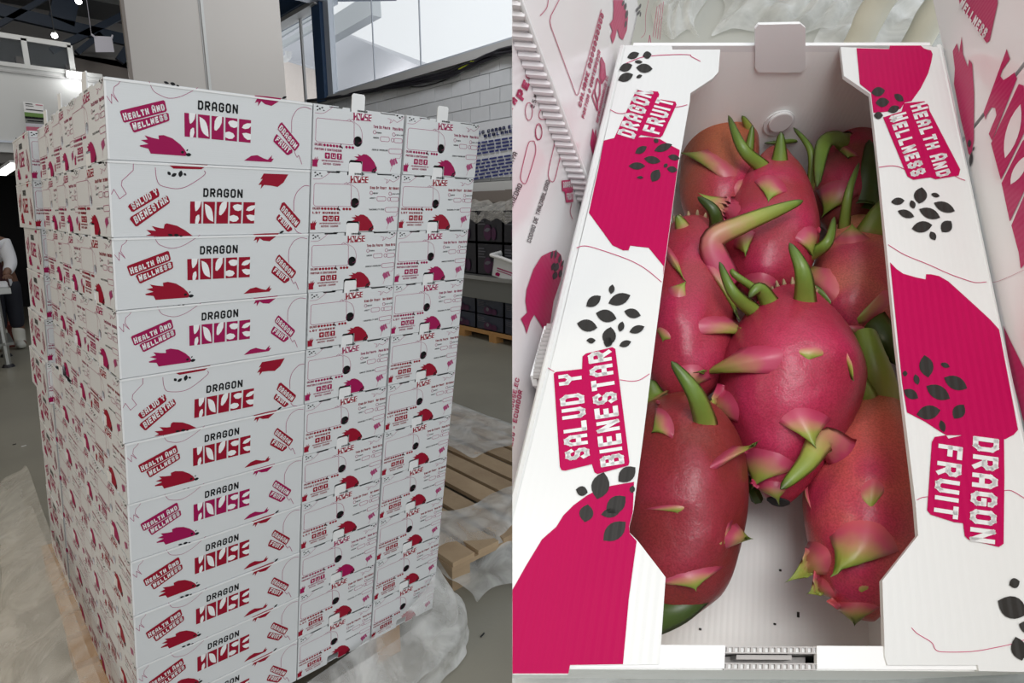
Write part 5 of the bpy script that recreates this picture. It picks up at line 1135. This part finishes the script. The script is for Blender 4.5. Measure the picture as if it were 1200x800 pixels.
        o.color = {'p': (.42, .035, .09, 1), 'g': (.28, .16, .06, 1), 'd': (.08, .12, .02, 1)}[kind]; at = o.data.attributes.new('along', 'FLOAT', 'POINT'); at.data.foreach_set('value', S_)
PK, RD, BR = (.34, .034, .046), (.215, .028, .022), (.36, .10, .045)
def FU(l, r, t, lift): return (*U_(l, r, t), lift)
def FW(l, r, t, lift): return (*W_(l, r, t), lift)
make_fruit('brownish red dragon fruit at the upper left, half under the flap, behind the others', (850, 124, -.108), (838, 278, -.105), ((0,18),(.1,32),(.3,42),(.5,45),(.8,40),(1,12)), BR, .1,
  [FU((278,285), (222,192), (139,194), .004), FU((300,250), (262,320), (330,300), .002)], [(U_((272,95), (300,72), (334,76)), .020, .010, 'g'), (U_((318,190), (328,120)), .012, .015, 'g'), (U_((320,130), (300,95)), .010, .012, 'p')], seed=1)
make_fruit('pink dragon fruit at top centre with two green bracts standing up', (910, 181, -.092), (895, 352, -.088), ((0,14),(.08,22),(.2,35),(.4,48),(.6,55),(.8,49),(.93,31),(1,8)), PK, .15,
  [FU((275,440), (335,398), (323,474), .006), FU((262,385), (285,318), (203,308), .006), FU((440,420), (505,400), (480,470), .002), FU((330,260), (420,290), (370,330), .001), FU((400,540), (300,520), (350,590), .002)],
  [(U_((352,230), (300,180), (264,95)), .015, .016, 'g'), (U_((400,212), (404,138)), .018, .016, 'g'), (U_((485,280), (484,190), (438,127)), .010, .016, 'g'), (U_((490,460), (530,430), (546,366)), .013, .012, 'g')], seed=2)
make_fruit('dull red dragon fruit at the upper right with very long thin bracts', (1006, 112, -.105), (986, 268, -.108), ((0,9),(.15,15),(.35,30),(.6,38),(.85,36),(1,14)), (.28, .06, .045), .25,
  [FU((505,288), (612,300), (525,366), .004), FU((530,165), (610,200), (585,215), .002)],
  [(U_((610,75), (540,-20), (452,-108)), .012, .035, 'g'), (U_((640,50), (600,0), (560,-10)), .020, .02, 'd'), (U_((575,165), (520,168), (500,285)), .024, .014, 'g'), (U_((620,-10), (560,-70), (512,-95)), .012, .02, 'g'), (U_((510,133), (440,160), (360,168)), .008, .012, 'g')], seed=3)
make_fruit('round shiny dragon fruit at the right under the right flap edge', (1006, 262, -.09), (1000, 394, -.09), ((0,16),(.12,30),(.38,46),(.62,48),(.85,38),(1,14)), (.58, .16, .115), .6,
  [FU((545,432), (640,428), (596,392), .003), FU((522,600), (545,515), (459,478), .008), FU((700,540), (640,650), (572,655), .001), FU((530,655), (640,660), (600,682), .002)],
  [(U_((572,390), (585,300), (612,222)), .010, .022, 'g'), (U_((628,330), (640,240), (640,160)), .030, .015, 'd'), (U_((650,400), (672,350), (690,310)), .026, .004, 'g'), (U_((575,690), (540,600), (488,545)), .012, .016, 'g'), (U_((595,690), (540,688), (490,682)), .010, .010, 'g'), (U_((650,650), (685,690), (712,760)), .026, .0, 'd')], seed=4)
make_fruit('bright pink dragon fruit at the left beside the left flap', (811, 268, -.088), (800, 474, -.092), ((0,25),(.04,31),(.2,42),(.45,54),(.7,54),(.9,38),(1,12)), PK, .0,
  [FU((158,676), (268,632), (313,686), .006), FU((98,560), (150,600), (150,540), .002), FU((95,470), (125,470), (148,546), .003), FU((60,640), (130,690), (90,700), .001), FU((120,760), (220,790), (150,825), .003), FU((190,470), (270,560), (290,640), .001)],
  [(U_((250,520), (220,430), (300,385), (400,345), (462,322)), .020, .026, 'p'), (U_((232,405), (225,350), (182,312)), .016, .018, 'd'), (U_((140,390), (125,360)), .014, .006, 'p')], seed=5, scar=True)
make_fruit('largest bright pink dragon fruit in the middle of the carton', (930, 345, -.074), (912, 586, -.086), ((0,24),(.05,36),(.2,62),(.4,81),(.55,79),(.7,66),(.85,44),(.95,26),(1,14)), (.34, .026, .052), .0,
  [FW((312,20), (392,84), (207,104), .010), FW((384,205), (528,205), (470,276), .010), FW((240,128), (312,225), (207,186), .004), FW((290,290), (452,332), (345,388), .005), FW((330,385), (420,385), (400,425), .003), FW((560,10), (590,90), (588,110), .002), FW((420,20), (560,30), (470,60), .001)],
  [(U_((468,585), (462,510), (427,435)), .017, .022, 'g'), (U_((330,615), (275,565), (240,486)), .013, .020, 'g'), (U_((372,590), (345,555), (318,580)), .014, .008, 'g'), (U_((370,580), (282,520), (276,505)), .007, .008, 'g')], seed=6, scar=True, end=True)
make_fruit('dark red dragon fruit at the lower left, in front under the left flap', (800, 466, -.088), (792, 716, -.094), ((0,18),(.08,46),(.25,70),(.5,79),(.75,68),(.9,52),(1,24)), RD, .1,
  [FW((205,360), (262,290), (318,280), .007), FW((40,448), (222,432), (128,463), .002), FW((238,560), (276,488), (313,526), .003), FW((60,640), (245,600), (170,655), .004), FW((75,170), (120,260), (60,250), .001), FW((150,590), (270,470), (250,560), .001)],
  [(W_((200,215), (172,140), (111,58)), .018, .026, 'g'), (W_((60,150), (55,105)), .026, .004, 'g'), (W_((60,745), (150,712), (250,636)), .023, .004, 'd')], seed=7, rz=.3)
make_fruit('long dragon fruit at the lower right with a thick green stalk', (1021, 420, -.080), (1006, 722, -.088), ((0,18),(.1,23),(.2,34),(.35,52),(.5,64),(.65,66),(.8,57),(.92,42),(1,18)), (.56, .115, .085), .9,
  [FW((535,492), (722,548), (573,622), .012), FW((490,530), (562,622), (450,630), .008), FW((498,622), (572,690), (487,664), .004), FW((540,700), (672,700), (600,746), .003), FW((540,640), (680,630), (620,680), .002), FW((470,360), (500,480), (480,420), .002), FW((600,400), (690,380), (640,470), .001)],
  [(W_((565,300), (515,268), (470,330), (402,398)), .020, .010, 'p'), (W_((628,150), (602,90), (598,22)), .016, .008, 'g')], seed=8, stalk=([(1014, 392, -.062), (1020, 415, -.060), (1029, 445, -.063), (1032, 470, -.075)], (.0072, .0118)))
# loose green sprig under the middle fruit
b = MB_(); b.tube(crom([bp(878,562,-.12), bp(884,576,-.115), bp(888,588,-.12)], 4), [.004]*8 + [.001], 6)
t = rooted('leaf_scrap', bp(884,576,-.13), 'small dark green scrap under the middle dragon fruit', 'leaf'); robj(b, 'scrap', M['bract_dark'], t, bp(884,576,-.13), smooth=True)
o = t.children[0]; o.color = (.06, .09, .02, 1); at = o.data.attributes.new('along', 'FLOAT', 'POINT'); at.data.foreach_set('value', [.5]*len(o.data.vertices))
for i, (x, y, l) in enumerate(((935.5, 720, 3), (914.5, 668, 1), (820.5, 737, 1.2), (908, 731, 1))):
    p0, p1_ = bp(x, y - l, -BH + .005), bp(x, y + l, -BH + .005); t = rooted('dirt_speck', p0, ('black splinter on the carton floor, right of centre', 'dark speck on the carton floor near the long fruit', 'dark speck on the carton floor under the dark leaf', 'faint speck beside the black splinter')[i], 'speck'); b = MB_(); b.tube([p0, p1_], .0009, 6); robj(b, 'speck', M['bblack'], t, p0)
# ------------------------------------------------------------------ ground, film and packer behind the carton
GW = -.80
M['bground'] = mat('pale grey packing floor', (.52, .52, .47), .45, noise=(2, .6, (.46, .46, .42)))
q = [bp(x, y, GW) for x, y in ((420, -160), (1320, -160), (1320, 130), (420, 130))]
b = MB_(); b.add(q + [p - V((0, 0, .03)) for p in q], [(0,1,2,3), (7,6,5,4), (0,4,5,1), (1,5,6,2), (2,6,7,3), (3,7,4,0)])
o = b.obj('floor_packing', M['bground'], cut=True); o.matrix_world = MB; struct(o)
M['bench'] = mat('pale green grey bench top', (.50, .54, .51), .4)
bb = Pl(BW/2, .15, -BH - .001); t = rooted('packing_bench', bb, 'pale grey packing bench under the open carton', 'bench')
robj(slab(MB_(), -.30, BW + .30, -.10, BL - .012, -BH - .026, -BH - .001), 'bench_top', M['bench'], t, bb)
for x, y in ((-.02, -.06), (BW + .24, -.06), (-.02, BL - .06), (BW + .24, BL - .06)): robj(slab(MB_(), x, x + .04, y, y + .04, -.62, -BH - .026), 'leg', M['steel'], t, bb)
def film_patch(px0, py0, px1, py1, nx, ny, amp, label, mt, seed, w0=GW, name='plastic_film'):
    rd = random.Random(seed); ph = [rd.uniform(0, 6.3) for _ in range(6)]; P = []
    for j in range(ny + 1):
        for i in range(nx + 1):
            u, v = i/nx, j/ny; p = bp(px0 + (px1-px0)*u + 10*math.sin(v*7 + ph[4]), py0 + (py1-py0)*v + 6*math.sin(u*9 + ph[5]), w0)
            e = min(u, 1-u, v, 1-v)*6; h = amp * (abs(math.sin(u*13 + v*5 + ph[0])) + abs(math.sin(v*17 - u*6 + ph[1]))*.8 + abs(math.sin(u*31 + v*23 + ph[2]))*.4) * min(1, e + .15)
            P.append(p + V((0, 0, .004 + h)))
    F = [(j*(nx+1)+i, j*(nx+1)+i+1, (j+1)*(nx+1)+i+1, (j+1)*(nx+1)+i) for j in range(ny) for i in range(nx)]
    base = P[len(P)//2].copy(); t = rooted(name, base, label, 'film'); o = mesh_obj('film_sheet', P, F, mt, smooth=True)
    bm = bmesh.new(); bm.from_mesh(o.data); cut_bm(bm); bm.to_mesh(o.data); bm.free(); o.data.transform(Matrix.Translation(-base)); o.parent = t
    md = o.modifiers.new('sub', 'SUBSURF'); md.levels = 1; md.render_levels = 1
film_patch(838, -60, 985, 44, 40, 26, .035, 'crumpled milky film on the floor behind the carton, at centre', M['film2'], 1)
film_patch(772, -50, 822, 44, 20, 20, .03, 'clear crumpled film on the floor behind the left carton', M['film'], 2)
film_patch(960, -60, 1130, 60, 40, 26, .02, 'grey white film spread under the white legs', M['film2'], 3)
film_patch(590, 772, 1260, 840, 60, 14, .004, 'greenish clear film in front of the open carton', M['film2'], 4, -BH + .002)
# packer standing behind the carton: white trousers and boots
M['trouser'] = mat('creamy white cotton trousers', (.74, .72, .62), .8, bump=(14, .35))
def legp(px, py, d): p = bp(px, py, GW); return p
fl_, fr_ = bp(1002, 66, GW + .02), bp(1070, 66, GW + .02)
gap = (fr_ - fl_).length; k = gap / .24; pb_ = (fl_ + fr_)/2; pb_.z = GW
pt = rooted('person', pb_, 'person in creamy white trousers standing behind the open carton', 'person')
def J_(x, y, z): return (x*k, y*k, z*k)
sx = .12
bodyJ = [(J_(0,0,.95), .15*k), (J_(-.09,0,.90), .085*k), (J_(-sx,.02,.48), .045*k), (J_(-sx,.03,.09), .030*k), (J_(-sx,-.12,.04), .028*k), (J_(.09,0,.90), .085*k), (J_(sx,.02,.48), .045*k), (J_(sx,.03,.09), .030*k), (J_(sx,-.12,.04), .028*k),
  (J_(0,.01,1.15), .13*k), (J_(0,0,1.38), .15*k), (J_(0,0,1.50), .06*k), (J_(0,-.01,1.60), .085*k), (J_(0,-.01,1.72), .08*k), (J_(-.21,0,1.40), .06*k), (J_(-.25,.02,1.12), .045*k), (J_(-.24,-.08,.88), .035*k), (J_(.21,0,1.40), .06*k), (J_(.25,.02,1.12), .045*k), (J_(.24,-.08,.88), .035*k)]
skin_figure('body', bodyJ, [(0,1),(1,2),(2,3),(3,4),(0,5),(5,6),(6,7),(7,8),(0,9),(9,10),(10,11),(11,12),(12,13),(10,14),(14,15),(15,16),(10,17),(17,18),(18,19)], 0, M['skin'], pt)
for s in (-1, 1):
    x = s*sx; o = skin_figure('trouser_leg', [(J_(s*.09,0,.92), .105*k), (J_(x,.02,.5), .070*k), (J_(x,.03,.36), .060*k), (J_(x+.006,.03,.30), .066*k), (J_(x,.03,.24), .056*k), (J_(x-.006,.03,.18), .064*k), (J_(x,.03,.12), .057*k), (J_(x+.004,.03,.07), .062*k), (J_(x,.03,.02), .056*k)], [(0,1),(1,2),(2,3),(3,4),(4,5),(5,6),(6,7),(7,8)], 0, M['trouser'], pt)
    skin_figure('boot', [(J_(x,.03,.09), .050*k), (J_(x,.03,.05), .050*k), (J_(x,-.06,.05), .055*k), (J_(x,-.16,.04), .045*k)], [(0,1),(1,2),(2,3)], 0, M['boot'], pt)
    for j in range(5): 
        bx = s*.24 + (j - 2)*.017; skin_figure('finger', [(J_(s*.24,-.08,.88), .03*k), (J_(bx,-.10,.82), .011*k), (J_(bx,-.105,.78), .009*k)], [(0,1),(1,2)], 0, M['skin'], pt, 1)
skin_figure('coat', [(J_(0,0,.92), .17*k), (J_(0,.0,1.15), .15*k), (J_(0,0,1.38), .165*k), (J_(-.21,0,1.39), .075*k), (J_(-.25,.02,1.12), .06*k), (J_(.21,0,1.39), .075*k), (J_(.25,.02,1.12), .06*k)], [(0,1),(1,2),(2,3),(3,4),(2,5),(5,6)], 1, M['cloth'], pt)
